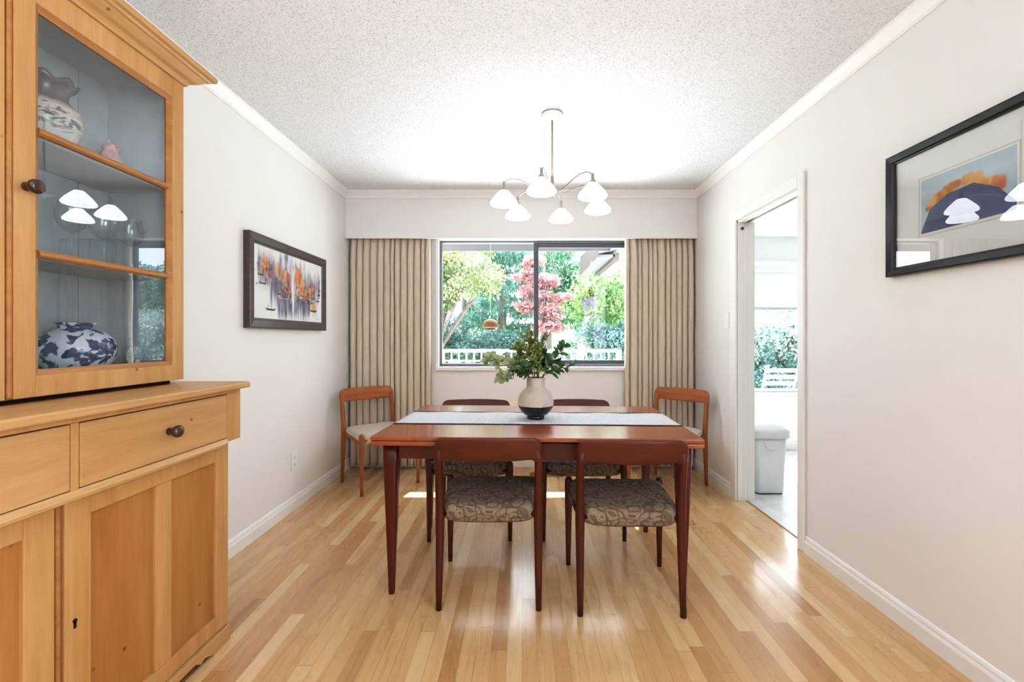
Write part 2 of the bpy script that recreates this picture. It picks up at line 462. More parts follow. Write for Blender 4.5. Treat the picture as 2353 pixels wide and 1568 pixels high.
# dining window
w = struct_root('window_1', ((WX0+WX1)/2, YB, WZ0))
YF0, YF1 = YB+.045, YB+.10
mx0, mx1 = .105, .148
b = MB()
b.box(WX0, WX0+.022, YF0, YF1, WZ0, WZ1); b.box(WX1-.022, WX1, YF0, YF1, WZ0, WZ1); b.box(WX0+.022, WX1-.022, YF0, YF1, WZ1-.018, WZ1); b.box(WX0+.022, WX1-.022, YF0, YF1, WZ0, WZ0+.026)
obj('window_frame', b, M_alu, w, .002)
b = MB(); b.box(mx0, mx1, YF0-.002, YF1-.01, WZ0+.026, WZ1-.018); obj('mullion', b, M_alu_d, w, .003)
b = MB(); x0, x1, z0, z1 = mx1, WX1-.022, WZ0+.026, WZ1-.018
b.box(x0, x1, YF0+.004, YF0+.03, z1-.042, z1); b.box(x0, x1, YF0+.004, YF0+.03, z0, z0+.032); b.box(x1-.03, x1, YF0+.004, YF0+.03, z0+.032, z1-.042)
obj('sash', b, M_alu_d, w, .002)
b = MB()
for q0, q1, qy, r0, r1 in ((WX0+.02, mx0+.01, YF0+.036, WZ0+.02, WZ1-.012), (mx1-.01, WX1-.04, YF0+.017, WZ0+.05, WZ1-.05)): b.add([(q0,qy,r0),(q1,qy,r0),(q1,qy,r1),(q0,qy,r1)], [(0,1,2,3)])
obj('pane', b, M_wpane, w)
b = MB(); b.box(WX0-.028, WX1+.028, YB-.03, YF0, WZ0-.034, WZ0); obj('window_sill', b, M_trim, w, .005)
b = MB(); b.box(WX0-.028, WX0, YB-.012, YB, WZ0, WZ1+.028); b.box(WX1, WX1+.028, YB-.012, YB, WZ0, WZ1+.028); b.box(WX0, WX1, YB-.012, YB, WZ1, WZ1+.028); obj('window_casing', b, M_trim, w, .002)

# ------------------------------------------------------------------ kitchen beyond the doorway
KX0, KX1, KY0, KY1, KZ = XR+.11, 5.6, .6, 4.64, 2.21
KW0, KW1, KWZ0, KWZ1 = 2.0, 4.4, .60, 1.95
M_kw = wallmat('kitchen_paint', srgb(244,244,242))
b = MB(); b.box(1.60, KX1, KY0, KY1+.12, -.06, -.001); o = struct('floor', b, M_kfloor)
b = MB(); b.box(KX0, KX1, KY0, KY1, KZ, KZ+.1); struct('ceiling', b, M_kw)
b = MB(); b.box(1.535, KW0, KY1, KY1+.12, 0, 2.6); b.box(KW1, KX1, KY1, KY1+.12, 0, 2.6); b.box(KW0, KW1, KY1, KY1+.12, 0, KWZ0); b.box(KW0, KW1, KY1, KY1+.12, KWZ1, 2.6); struct('wall_kitchen_back', b, M_kw)
b = MB(); b.box(KX1, KX1+.1, KY0, KY1+.12, 0, 2.6); struct('wall_kitchen_right', b, M_kw)
b = MB(); b.box(KX0, KX1, KY0-.1, KY0, 0, 2.6); struct('wall_kitchen_near', b, M_kw)
b = MB(); b.box(KX0+.4, KX1, KY1-.012, KY1, 0, .09); struct('baseboard_kitchen', b, M_trim)
w2 = struct_root('window_2', ((KW0+KW1)/2, KY1, KWZ0))
b = MB(); b.box(KW0, KW0+.05, KY1+.03, KY1+.09, KWZ0, KWZ1); b.box(KW1-.05, KW1, KY1+.03, KY1+.09, KWZ0, KWZ1); b.box(KW0, KW1, KY1+.03, KY1+.09, KWZ0, KWZ0+.03); b.box(KW0, KW1, KY1+.03, KY1+.09, KWZ1-.05, KWZ1)
b.box(3.02, 3.06, KY1+.03, KY1+.09, KWZ0, KWZ1)
obj('window_frame', b, M_trim, w2, .003)
b = MB(); b.add([(KW0+.04,KY1+.06,KWZ0+.02),(KW1-.04,KY1+.06,KWZ0+.02),(KW1-.04,KY1+.06,KWZ1-.04),(KW0+.04,KY1+.06,KWZ1-.04)], [(0,1,2,3)]); obj('pane', b, M_wpane, w2)
b = MB(); b.box(KW0-.04, KW1+.04, KY1-.04, KY1+.03, KWZ0-.03, KWZ0); obj('window_sill', b, M_trim, w2, .004)

t = thing('roller_blind', 'white blind lowered over upper half of kitchen window', 'blind', ((KW0+KW1)/2, KY1-.03, 1.87))
b = MB(); b.box(KW0-.03, KW1+.03, KY1-.012, KY1-.009, 1.47, 1.86); obj('blind_fabric', b, plain('blind_cloth', srgb(246,246,244), .8, .1, var=.01), t)
b = MB(); b.box(KW0-.04, KW1+.04, KY1-.05, KY1-.002, 1.84, 1.90); obj('cassette', b, M_white, t, .006)
b = MB(); b.box(KW0-.03, KW1+.03, KY1-.018, KY1-.004, 1.45, 1.475); obj('bottom_rail', b, plain('rail_grey', srgb(196,196,198), .5, .3), t, .003)

# white kitchen bin
t = thing('trash_bin', 'white lidded plastic bin standing on the kitchen floor', 'bin', (1.845, 3.42, 0))
def rrect(cx, cy, hx, hy, z, r, n=6):
    pts = []
    for qx, qy, a0 in ((1,1,0),(-1,1,PI/2),(-1,-1,PI),(1,-1,1.5*PI)):
        for k in range(n+1):
            a = a0 + k*PI/2/n
            pts.append((cx+qx*(hx-r)+r*math.cos(a), cy+qy*(hy-r)+r*math.sin(a), z))
    return pts
def loft(mb, rings, cap0=True, cap1=True, smooth=True):
    n = len(rings[0]); vs = [p for r in rings for p in r]; fs = []
    for i in range(len(rings)-1):
        for k in range(n):
            k2 = (k+1) % n
            fs.append((i*n+k, i*n+k2, (i+1)*n+k2, (i+1)*n+k))
    if cap0: fs.append(tuple(range(n-1,-1,-1)))
    if cap1: fs.append(tuple(range((len(rings)-1)*n, len(rings)*n)))
    mb.add(vs, fs, smooth)
bx, by = 1.845, 3.42
b = MB(); loft(b, [rrect(bx,by,.098,.09,.006,.03), rrect(bx,by,.104,.096,.012,.03), rrect(bx,by,.118,.11,.42,.03)]); obj('bin_body', b, M_white, t, autosm=True)
b = MB(); loft(b, [rrect(bx,by,.128,.12,.415,.03), rrect(bx,by,.134,.126,.425,.03), rrect(bx,by,.136,.128,.47,.035), rrect(bx,by,.13,.122,.485,.035), rrect(bx,by,.10,.09,.51,.035), rrect(bx,by,.05,.05,.522,.02)]); obj('bin_lid', b, M_white, t)
b = MB(); b.prism([(-.06,.40),(.06,.40),(.05,.365),(.03,.34),(0,.33),(-.03,.34),(-.05,.365)], 'y', -.006, 0)
b.v = [(x+bx, y+by-.107-.0, z) for x,y,z in b.v]; obj('handle_recess', b, M_white, t, .002)
b = MB(); loft(b, [rrect(bx,by,.100,.092,0,.03), rrect(bx,by,.100,.092,.006,.03)]); obj('bin_foot', b, M_alu_d, t)

# ------------------------------------------------------------------ sideboard (lower part of the dresser)
SX, SY = XL+.004, 1.098
t = sb = thing('sideboard', 'honey pine sideboard with two drawers over panelled doors against the left wall', 'sideboard', (-1.34, SY, 0))
Y0, Y1 = SY-.625, 1.723
xf = -1.129
b = MB(); b.box(SX, xf-.024, Y0+.002, Y1-.002, .05, .77); obj('carcass', b, M_pine_v, t)
# scalloped plinth
def plinth_poly(y0, y1):
    P = [(y0,0),(y0,.062),(y1,.062),(y1,0),(y1-.09,0)]
    n = 8
    for k in range(n+1):
        a = k/n; P.append((y1-.09-.05*a, .022*math.sin(a*PI/2)))
    P.append((y1-.155,.014)); P.append((y1-.18,.032))
    P.append((y0+.18,.032)); P.append((y0+.155,.014))
    for k in range(n+1):
        a = 1-k/n; P.append((y0+.09+.05*a, .022*math.sin(a*PI/2)))
    P.append((y0+.09,0))
    return P
b = MB(); b.prism(plinth_poly(Y0-.004, Y1+.004), 'x', xf-.02, xf+.004)
b.box(SX, xf-.02, Y1-.018, Y1+.004, 0, .062); b.box(SX, xf-.02, Y0-.004, Y0+.018, 0, .062)
b.box(SX, xf-.004, Y0, Y1, .062, .066)
obj('plinth', b, M_pine_h, t, .002)
def cab_door(y0, y1, keyside):
    z0, z1 = .072, .752
    st = .068
    b = MB()
    b.box(xf-.022, xf, y0, y0+st, z0, z1); b.box(xf-.022, xf, y1-st, y1, z0, z1)
    b.box(xf-.022, xf-.0005, y0+st, y1-st, .703, z1); b.box(xf-.022, xf-.0005, y0+st, y1-st, z0, .128)
    ym = (y0+y1)/2
    b.box(xf-.022, xf-.001, ym-.031, ym+.031, .128, .703)
    dr = obj('door', b, M_pine_v, t, .0025)
    for a0, a1 in ((y0+st, ym-.031), (ym+.031, y1-st)):
        b = MB(); b.box(xf-.02, xf-.011, a0-.004, a1+.004, .124, .707); obj('door_panel', b, M_pine_p, dr)
    if keyside:
        ky = y0+.024
        b = MB(); b.lathe([(0,.001),(.0055,.001),(.0055,-.002),(0,-.002)], (xf+.0006,ky,.447), 14, False, 'x'); b.box(xf-.001, xf+.0016, ky-.003, ky+.003, .428, .447)
        obj('keyhole', b, M_darkgap, dr)
cab_door(1.107, 1.722, -1)
cab_door(Y0+.001, 1.083, 0)
b = MB(); b.box(xf-.02, xf-.003, 1.0895, 1.101, .072, .752); obj('centre_bead', b, M_pine_d, t, .003)
b = MB(); b.box(xf-.03, xf-.018, 1.08, 1.11, .07, .76); obj('gap_shadow', b, M_darkgap, t)
# drawer band
xd = -1.095; E1 = 1.742; E0 = 2*SY - E1
b = MB()
b.box(SX, xd-.03, E0, E1, .779, .969)
b.box(xd-.03, xd, E0, E1, .953, .969)                       # top rail
b.box(xd-.03, xd, E1-.078, E1, .774, .953); b.box(xd-.03, xd, E0, E0+.078, .774, .953)
b.box(xd-.03, xd, 1.088, 1.108, .787, .953)
obj('drawer_frame', b, M_pine_v, t, .002)
b = MB(); b.prism([(SX,.757),(xd-.012,.757),(xd+.003,.763),(xd+.006,.772),(xd+.003,.781),(xd-.002,.788),(SX,.788)], 'y', E0+.0785, E1-.0785); obj('waist_moulding', b, M_pine_h, t, .001)
b = MB(); b.box(xd-.029, xd-.02, E0+.07, E1-.07, .785, .955); obj('drawer_shadow', b, M_darkgap, t)
def knob(mb, x, y, z, s=1):
    mb.lathe([(0,0),(.010*s,0),(.012*s,.003*s),(.009*s,.012*s),(.010*s,.016*s),(.017*s,.022*s),(.0195*s,.030*s),(.018*s,.037*s),(.010*s,.041*s),(0,.042*s)], (x,y,z), 28, True, 'x')
for y0, y1 in ((1.1105, E1-.0805), (E0+.0805, 1.0855)):
    b = MB(); b.box(xd-.02, xd+.001, y0, y1, .790, .9505); dw = obj('drawer', b, M_pine_h, t, .003)
    b = MB(); knob(b, xd+.001, (y0+y1)/2, .872, .98); obj('knob', b, M_knob, dw)
b = MB(); b.box(SX, -1.061, SY-.655, 1.753, .969, .9925); obj('worktop', b, M_pine_h, t, .006, segs=3)

# ------------------------------------------------------------------ display cabinet (upper part)
xu = -1.27; U1 = 1.684; U0 = 2*1.11-U1
t = dc = thing('display_cabinet', 'glass-door pine display cabinet with moulded cornice standing on the sideboard', 'cabinet', (-1.41, 1.11, .9925))
zb, zt = 1.004, 2.112
b = MB()
b.box(SX, xu-.024, U1-.02, U1, zb, zt); obj('side_panel', b, M_pine_v, t, .002)
b = MB(); b.box(SX, xu-.024, U0, U0+.02, zb, zt); obj('side_panel', b, M_pine_v, t, .002)
b = MB(); b.box(SX, xu-.024, U0+.02, U1-.02, zb, 1.042); obj('bottom_board', b, M_int, t)
b = MB(); b.box(SX, xu-.024, U0+.02, U1-.02, zt-.02, zt); obj('top_board', b, M_pine_h, t)
b = MB()
y = U0+.02; k = 0
while y < U1-.021:
    y2 = min(y+.142, U1-.02); b.box(SX, SX+.010, y+.0012, y2-.0012, 1.042, zt-.02); y = y2
b.box(SX, SX+.006, U0+.02, U1-.02, 1.042, zt-.02)
obj('back_panel', b, M_int, t)
b = MB(); b.box(SX+.011, xu-.026, U1-.024, U1-.0202, 1.042, zt-.02); b.box(SX+.011, xu-.026, U0+.0202, U0+.024, 1.042, zt-.02); b.box(SX+.011, xu-.026, U0+.03, U1-.03, zt-.024, zt-.0202); obj('inner_lining', b, M_int, t)
for z in (1.384, 1.708):
    b = MB(); b.box(SX+.012, xu-.034, U0+.0245, U1-.0245, z-.011, z+.009); obj('shelf', b, M_int, t, .002)
b = MB(); b.box(SX+.02, xu-.03, U0+.03, U1-.03, .9928, zb); obj('base_strip', b, M_darkgap, t)  # dark colour paints the shadow line below the upper cabinet
b = MB(); b.box(xu-.022, xu+.003, 1.1045, 1.1155, zb+.004, zt-.004); obj('centre_bead', b, M_pine_d, t, .004)
def glass_door(y0, y1, knob_y):
    z0, z1 = zb+.003, zt-.003
    sl = .052
    b = MB()
    b.box(xu-.022, xu, y0, y0+sl, z0, z1); b.box(xu-.022, xu, y1-sl, y1, z0, z1)
    b.box(xu-.022, xu-.0005, y0+sl, y1-sl, 2.038, z1); b.box(xu-.022, xu-.0005, y0+sl, y1-sl, z0, 1.062)
    dr = obj('door', b, M_pine_v, t, .002)
    # inner moulding round the glass
    a0, a1, c0, c1 = y0+sl, y1-sl, 1.062, 2.038
    b = MB(); m = .016
    b.prism([(xu-.018, a0), (xu-.002, a0), (xu-.006, a0+.006), (xu-.012, a0+m), (xu-.018, a0+m)], 'z', c0, c1)
    b.prism([(xu-.018, a1), (xu-.002, a1), (xu-.006, a1-.006), (xu-.012, a1-m), (xu-.018, a1-m)], 'z', c0, c1)
    b.prism([(xu-.018, c0), (xu-.002, c0), (xu-.006, c0+.006), (xu-.012, c0+m), (xu-.018, c0+m)], 'y', a0, a1)
    b.prism([(xu-.018, c1), (xu-.002, c1), (xu-.006, c1-.006), (xu-.012, c1-m), (xu-.018, c1-m)], 'y', a0, a1)
    obj('glazing_bead', b, M_pine_d, dr)
    for z in (1.384, 1.708):
        b = MB(); b.prism([(xu-.02,z-.010),(xu-.010,z-.010),(xu-.004,z-.004),(xu-.004,z+.004),(xu-.010,z+.010),(xu-.02,z+.010)], 'y', a0+m-.002, a1-m+.002); obj('glazing_bar', b, M_pine_d, dr)
    b = MB(); b.add([(xu-.015,a0+.004,c0+.004),(xu-.015,a1-.004,c0+.004),(xu-.015,a1-.004,c1-.004),(xu-.015,a0+.004,c1-.004)], [(0,1,2,3)]); obj('pane', b, M_pane, dr)
    if knob_y is not None:
        b = MB(); knob(b, xu, knob_y, 1.548, .95); obj('knob', b, M_knob, dr)
glass_door(1.119, U1-.002, 1.145)
glass_door(U0+.002, 1.101, None)
# cornice with mitred returns
cp = [(0,2.108),(.006,2.108),(.010,2.116),(.016,2.122),(.030,2.128),(.044,2.140),(.050,2.146),(.058,2.148),(.062,2.154),(.074,2.157),(.076,2.172),(.072,2.178),(0,2.178)]
b = MB(); vs = []; n = len(cp)
for q, z in cp: vs.append((SX, U1+q, z))
for q, z in cp: vs.append((xu+q, U1+q, z))
for q, z in cp: vs.append((xu+q, U0-q, z))
for q, z in cp: vs.append((SX, U0-q, z))
fs = [(s*n+i, (s+1)*n+i, (s+1)*n+i+1, s*n+i+1) for s in range(3) for i in range(n-1)]
fs += [tuple(range(n)), tuple(range(3*n+n-1, 3*n-1, -1)), (n-1, 2*n-1, 3*n-1, 4*n-1)]
b.add(vs, fs); obj('cornice', b, M_pine_h, t)
b = MB(); b.box(xu-.024, xu, U0, U1, 2.1095, 2.12); obj('frieze_rail', b, M_pine_d, t)

# ---- things in the cabinet
def raster_obj(name, parent, orig, udir, vdir, w, h, nu, nv, paint, mat, local=False):
    U, V = np.meshgrid(np.linspace(0,1,nu), np.linspace(0,1,nv), indexing='ij')
    P = np.array(orig)[None,None,:] + U[...,None]*np.array(udir)*w + V[...,None]*np.array(vdir)*h
    c = paint(U, V)
    b = MB(); idx = lambda i,j: i*nv+j
    b.add([tuple(p) for p in P.reshape(-1,3)], [(idx(i,j),idx(i+1,j),idx(i+1,j+1),idx(i,j+1)) for i in range(nu-1) for j in range(nv-1)])
    o = obj(name, b, mat, parent)
    at = o.data.color_attributes.new('paint', 'FLOAT_COLOR', 'POINT')
    arr = np.ones((nu*nv,4), dtype=np.float32); arr[:,:3] = c.reshape(-1,3)
    at.data.foreach_set('color', arr.ravel())
    return o
def lin(r,g,b): return np.array(srgb(r,g,b))
def bluewhite():
    m, nt, out = newmat('blue_white_porcelain')
    bs = pbsdf(nt, out, (.8,.8,.8), .12, .6)
    v = objcoord(nt)
    n1 = noise(nt, v, 36, 2, .5, .4)
    vo = N(nt, 'ShaderNodeTexVoronoi'); vo.inputs['Scale'].default_value = 40; L(nt, v, vo.inputs['Vector'])
    k = math_(nt, 'SUBTRACT', n1, math_(nt, 'MULTIPLY', vo.outputs['Distance'], .25))
    c = ramp(nt, k, [(.36, srgb(214,220,226)), (.40, srgb(84,104,142)), (.48, srgb(40,54,92)), (.56, srgb(58,76,116))])
    L(nt, c, bs.inputs['Base Color']); return m
b = MB(); b.lathe([(0,0),(.050,0),(.056,.007),(.080,.028),(.098,.060),(.101,.085),(.092,.115),(.068,.138),(.045,.146),(.0415,.153),(.046,.160),(.050,.165),(.047,.167),(.040,.158),(.037,.148),(0,.146)], (-1.412,1.418,1.042), 48)
o = obj('porcelain_jar', b, bluewhite(), loc=(-1.412,1.418,1.042)); tag(o, 'round blue and white porcelain jar on the bottom shelf of the glass cabinet', 'jar')
# tall vase on the top shelf
def scenevase():
    m, nt, out = newmat('painted_scene_vase')
    bs = pbsdf(nt, out, (.8,.8,.8), .2, .5)
    tc = N(nt, 'ShaderNodeTexCoord'); sp = N(nt, 'ShaderNodeSeparateXYZ'); L(nt, tc.outputs['Object'], sp.inputs[0])
    n = noise(nt, objcoord(nt), 22, 4, .6, .8)
    zz = math_(nt, 'ADD', sp.outputs[2], math_(nt, 'MULTIPLY', math_(nt, 'SUBTRACT', n, .5), .03))
    base = ramp(nt, math_(nt, 'MULTIPLY', zz, 4), [(.0, srgb(206,200,190)), (.46, srgb(206,192,180)), (.50, srgb(176,152,142)), (.55, srgb(112,92,88)), (.62, srgb(84,72,72)), (1, srgb(92,80,80))])
    n2 = noise(nt, objcoord(nt, (1,1,2.4)), 16, 4, .6, 1.5)
    band = ramp(nt, math_(nt, 'MULTIPLY', zz, 4), [(.1,(0,0,0)), (.25,(1,1,1)), (.48,(1,1,1)), (.58,(0,0,0))])
    k = math_(nt, 'MULTIPLY', ramp(nt, n2, [(.5,(0,0,0)), (.56,(1,1,1))]), band)
    L(nt, mixc(nt, k, base, srgb(92,94,88)), bs.inputs['Base Color']); return m
vz = 1.718
b = MB()
prof = [(0,0),(.05,0),(.056,.01),(.08,.055),(.088,.092),(.080,.122),(.060,.142),(.053,.154),(.054,.17),(.064,.19),(.076,.202),(.072,.204),(.048,.17),(.046,.155),(.048,.14),(0,.13)]
def scal(mb):
    n = 48; m = len(prof); vs = []; fs = []
    for i in range(n):
        a = 2*PI*i/n
        for j, (r, h) in enumerate(prof):
            if 9 <= j <= 11: h += .007*math.cos(a*8); r += .003*math.cos(a*8)
            vs.append((-1.412+r*math.cos(a), 1.322+r*math.sin(a), vz+h))
    for i in range(n):
        j = (i+1) % n
        for k in range(m-1): fs.append((i*m+k, j*m+k, j*m+k+1, i*m+k+1))
    mb.add(vs, fs, True)
scal(b)
o = obj('painted_vase', b, scenevase(), loc=(-1.412,1.322,vz)); tag(o, 'cream vase with brown scalloped neck on the top cabinet shelf', 'vase')
# pink bird figurine
M_pink = plain('pink_speckled', srgb(206,158,146), .5, .3, var=.25, scale=60)
b = MB()
b.lathe([(0,0),(.022,0),(.027,.01),(.034,.035),(.034,.055),(.027,.075),(.021,.083),(.023,.093),(.02,.106),(.010,.113),(0,.115)], (-1.42,1.545,vz), 24)
b.tube([(-1.42,1.52,vz+.04),(-1.418,1.50,vz+.026),(-1.416,1.478,vz+.012)], [.02,.013,.004], 10)
b.tube([(-1.40,1.545,vz+.096),(-1.388,1.545,vz+.093)], [.006,.001], 8)
b.tube([(-1.412,1.558,vz+.105),(-1.41,1.562,vz+.121)], [.007,.001], 8); b.tube([(-1.412,1.532,vz+.105),(-1.41,1.528,vz+.121)], [.007,.001], 8)
o = obj('bird_figurine', b, M_pink, loc=(-1.42,1.545,vz)); tag(o, 'small pink speckled bird figurine on the top cabinet shelf', 'figurine')
# wine glasses
gp = [(0,0),(.032,0),(.033,.002),(.012,.006),(.004,.012),(.0035,.09),(.008,.097),(.028,.112),(.039,.135),(.040,.155),(.035,.18),(.031,.195),(.0303,.195),(.0342,.18),(.039,.155),(.038,.136),(.027,.114),(.006,.1),(0,.099)]
b = MB(); b.lathe(gp, (0,0,0), 32)
gl = obj('wine_glass', b, M_crystal, local=True); gl.location = (-1.412,1.405,1.394)
tag(gl, 'clear stemmed wine glass beneath two chandelier reflections, nearest the door knob', 'wine glass', 'wine glasses in the cabinet')
for (x,y),lb in (((-1.40,1.50), 'clear stemmed wine glass standing between the two other wine glasses'), ((-1.415,1.618), 'clear stemmed wine glass farthest from the door knob, by the right stile')):
    g = gl.copy(); COL.objects.link(g); g.location = (x,y,1.394); g['label'] = lb
# glass disc ornament with tag, small box and tiny dish beside the jar
t = thing('glass_ornament', 'ribbed glass disc ornament with white tag on the bottom cabinet shelf', 'ornament', (-1.39,1.60,1.042))
b = MB(); n = 40
for i in range(n):
    a0 = 2*PI*i/n; rr = .034*(1+.02*(i%2))
    b.add([(-1.39,1.60,1.097),(-1.386+.004*(i%2),1.60+rr*math.cos(a0),1.097+rr*math.sin(a0)),(-1.386+.004*((i+1)%2),1.60+rr*math.cos(a0+2*PI/n),1.097+rr*math.sin(a0+2*PI/n))],[(0,1,2)])
obj('disc', b, M_frost, t)
b = MB(); b.prism([(1.575,1.042),(1.625,1.042),(1.61,1.07),(1.59,1.07)], 'x', -1.40, -1.38); obj('stand', b, M_white, t, .003)
b = MB(); b.prism([(1.586,1.045),(1.61,1.045),(1.608,1.075),(1.602,1.084),(1.594,1.084),(1.588,1.075)], 'x', -1.372, -1.37); obj('paper_tag', b, M_white, t)
b = MB(); b.lathe([(0,0),(.018,0),(.02,.004),(.026,.016),(.027,.024),(.022,.03),(.016,.034),(.006,.036),(.005,.042),(.008,.046),(0,.05)], (-1.44,1.545,1.042), 24)
o = obj('trinket_dish', b, plain('brown_trinket', srgb(140,116,100), .4, .4, var=.2, scale=50), loc=(-1.44,1.545,1.042)); tag(o, 'small lidded brown trinket dish beside the blue and white jar', 'dish')

# ------------------------------------------------------------------ pictures
def blob(c, U, V, cx, cy, sx, sy, col, a=1, p=2):
    d = (np.abs((U-cx)/sx)**p + np.abs((V-cy)/sy)**p)
    m = np.clip(a*np.exp(-d), 0, 1)[...,None]
    return c*(1-m) + col*m
def poly(c, U, V, pts, col, a=1):
    inside = np.zeros(U.shape, bool); j = len(pts)-1
    for i in range(len(pts)):
        xi, yi = pts[i]; xj, yj = pts[j]
        cond = ((yi > V) != (yj > V)) & (U < (xj-xi)*(V-yi)/(yj-yi+1e-9)+xi)
        inside ^= cond; j = i
    m = (inside*a)[...,None]
    return c*(1-m) + col*m
def harbour(U, V):
    r = np.random.default_rng(3)
    c = np.ones(U.shape+(3,))*lin(226,224,222)
    def streaks(x0, x1, v0, v1, n, cols, a=.5):
        nonlocal c
        for _ in range(n):
            x = r.uniform(x0,x1); v = r.uniform(v0,v1); h = r.uniform(.04,.16); w = r.uniform(.004,.014)
            c = blob(c, U, V, x, v, w, h, cols[r.integers(len(cols))], r.uniform(.3,1)*a)
    G = [lin(96,100,122), lin(126,130,150), lin(70,72,92), lin(150,140,160), lin(60,70,96)]
    P = [lin(120,92,120), lin(150,110,130), lin(90,80,110)]
    for (x, v, a, h) in ((.13,.68,.06,.11),(.26,.52,.05,.14),(.42,.34,.07,.15),(.42,.62,.07,.14),(.60,.72,.07,.12),(.65,.34,.08,.14),(.66,.56,.08,.14),(.82,.46,.05,.12),(.89,.60,.05,.11)):
        c = blob(c, U, V, x, v, a, h, lin(128,122,140), .75)
    for (x0,x1,v0,v1,n) in ((.04,.24,.55,.8,40),(.2,.34,.3,.7,45),(.28,.5,.1,.5,80),(.52,.78,.15,.5,80),(.74,.97,.4,.75,60),(.3,.72,.6,.95,40),(.75,.9,.2,.5,30)):
        streaks(x0,x1,v0,v1,n,G,.75)
    streaks(.05,.25,.6,.85,16,P,.8); streaks(.22,.36,.5,.75,14,P,.8)
    O = [lin(226,150,60), lin(206,120,50), lin(236,178,96), lin(190,100,60)]
    def sail(pts, k): 
        nonlocal c
        c = poly(c, U, V, pts, O[k], .85)
        cx = sum(p[0] for p in pts)/len(pts); cy = sum(p[1] for p in pts)/len(pts)
        c = blob(c, U, V, cx+.02, cy-.03, .012, .1, lin(110,60,50), .6)
    sail([(.09,.66),(.17,.66),(.16,.84),(.11,.86)],0); sail([(.24,.62),(.33,.6),(.34,.78),(.27,.84)],2)
    sail([(.35,.42),(.47,.40),(.47,.70),(.39,.77),(.36,.72)],3); sail([(.37,.5),(.43,.5),(.41,.75),(.38,.74)],2)
    sail([(.52,.60),(.62,.56),(.65,.76),(.57,.86)],1); sail([(.53,.56),(.60,.58),(.62,.84),(.57,.82)],0)
    sail([(.58,.42),(.70,.40),(.72,.52),(.64,.72)],0); sail([(.62,.42),(.74,.44),(.64,.70)],2)
    sail([(.74,.40),(.84,.38),(.83,.56),(.77,.58)],2); sail([(.80,.48),(.87,.46),(.86,.64),(.82,.66)],3)
    streaks(.08,.34,.5,.8,40,P+G,.55); streaks(.34,.5,.35,.6,26,P+G,.5); streaks(.53,.85,.35,.7,44,P+G,.5); streaks(.3,.5,.1,.34,60,G,.7); streaks(.52,.78,.14,.36,60,G,.7)
    for (x0,x1,v0,v1) in ((.3,.5,.3,.42),(.53,.75,.3,.42),(.74,.86,.3,.4)):
        for _ in range(26):
            c = blob(c, U, V, r.uniform(x0,x1), r.uniform(v0,v1), r.uniform(.006,.02), r.uniform(.006,.02), [lin(60,50,60),lin(160,70,60),lin(220,200,190),lin(90,70,80)][r.integers(4)], .85)
    for _ in range(150):
        k = r.integers(3); x = [r.normal(.14,.05), r.normal(.40,.07), r.normal(.68,.09)][k]; v = [r.normal(.68,.08), r.normal(.46,.1), r.normal(.48,.12)][k]
        c = blob(c, U, V, x, v, r.uniform(.004,.014), r.uniform(.012,.035), [lin(54,46,58),lin(196,116,50),lin(110,70,70),lin(228,170,96),lin(92,96,120)][r.integers(5)], .8)
    c = blob(c, U, V, .495, .6, .006, .3, lin(232,236,242), .95, 4); c = blob(c, U, V, .51, .3, .014, .22, lin(226,226,228), .9, 4)
    def boat(x, v, w, sailc=None):
        nonlocal c
        c = poly(c, U, V, [(x-w,v+.02),(x-w*.7,v-.015),(x+w*.7,v-.015),(x+w,v+.025),(x+w*.6,v+.005),(x-w*.6,v+.005)], lin(60,46,44), 1)
        if sailc is not None: c = poly(c, U, V, [(x-w*.6,v+.01),(x+w*.6,v+.01),(x+w*.3,v+.11),(x-w*.1,v+.14)], sailc, .95)
        else: c = poly(c, U, V, [(x-w*.6,v),(x-w*.5,v),(x-w*.35,v+.09)], lin(70,60,60), 1)
    boat(.2,.14,.07); boat(.85,.19,.07,O[0]); boat(.10,.49,.05); boat(.08,.6,.04); boat(.93,.37,.03); boat(.95,.48,.025); boat(.96,.56,.02)
    c = blob(c, U, V, .93, .06, .02, .006, lin(150,150,156), .8, 4)
    return np.clip(c, 0, 1)
def picture_frame_mb(xw, s, y0, y1, z0, z1, depth, fw, lip=.0):
    """frame on wall plane xw, facing s (+1 = +x); profile mitred"""
    prof = [(0,0),(depth,0),(depth+.002,fw*.15),(depth-.002,fw*.75),(depth-.008,fw*.85),(depth-.010,fw),(depth-.018,fw),(0,fw)]
    b = MB(); vs = []; n = len(prof)
    for cy, cz, sy, sz in ((y0,z0,1,1),(y1,z0,-1,1),(y1,z1,-1,-1),(y0,z1,1,-1)):
        for dx, i in prof: vs.append((xw+s*dx, cy+sy*i, cz+sz*i))
    fs = [(k*n+i, ((k+1)%4)*n+i, ((k+1)%4)*n+(i+1)%n, k*n+(i+1)%n) for k in range(4) for i in range(n)]
    b.add(vs, fs); return b
t = thing('harbour_painting', 'dark-framed painting of orange sailing boats on the left wall', 'painting', (XL, 2.975, 1.49))
obj('frame', picture_frame_mb(XL, 1, 2.488, 3.462, 1.217, 1.762, .036, .06), M_brownframe, t, .0015)
raster_obj('canvas', t, (XL+.024, 2.546, 1.275), (0,1,0), (0,0,1), .858, .429, 300, 160, harbour, attrmat('oil_paint', .5, .3))
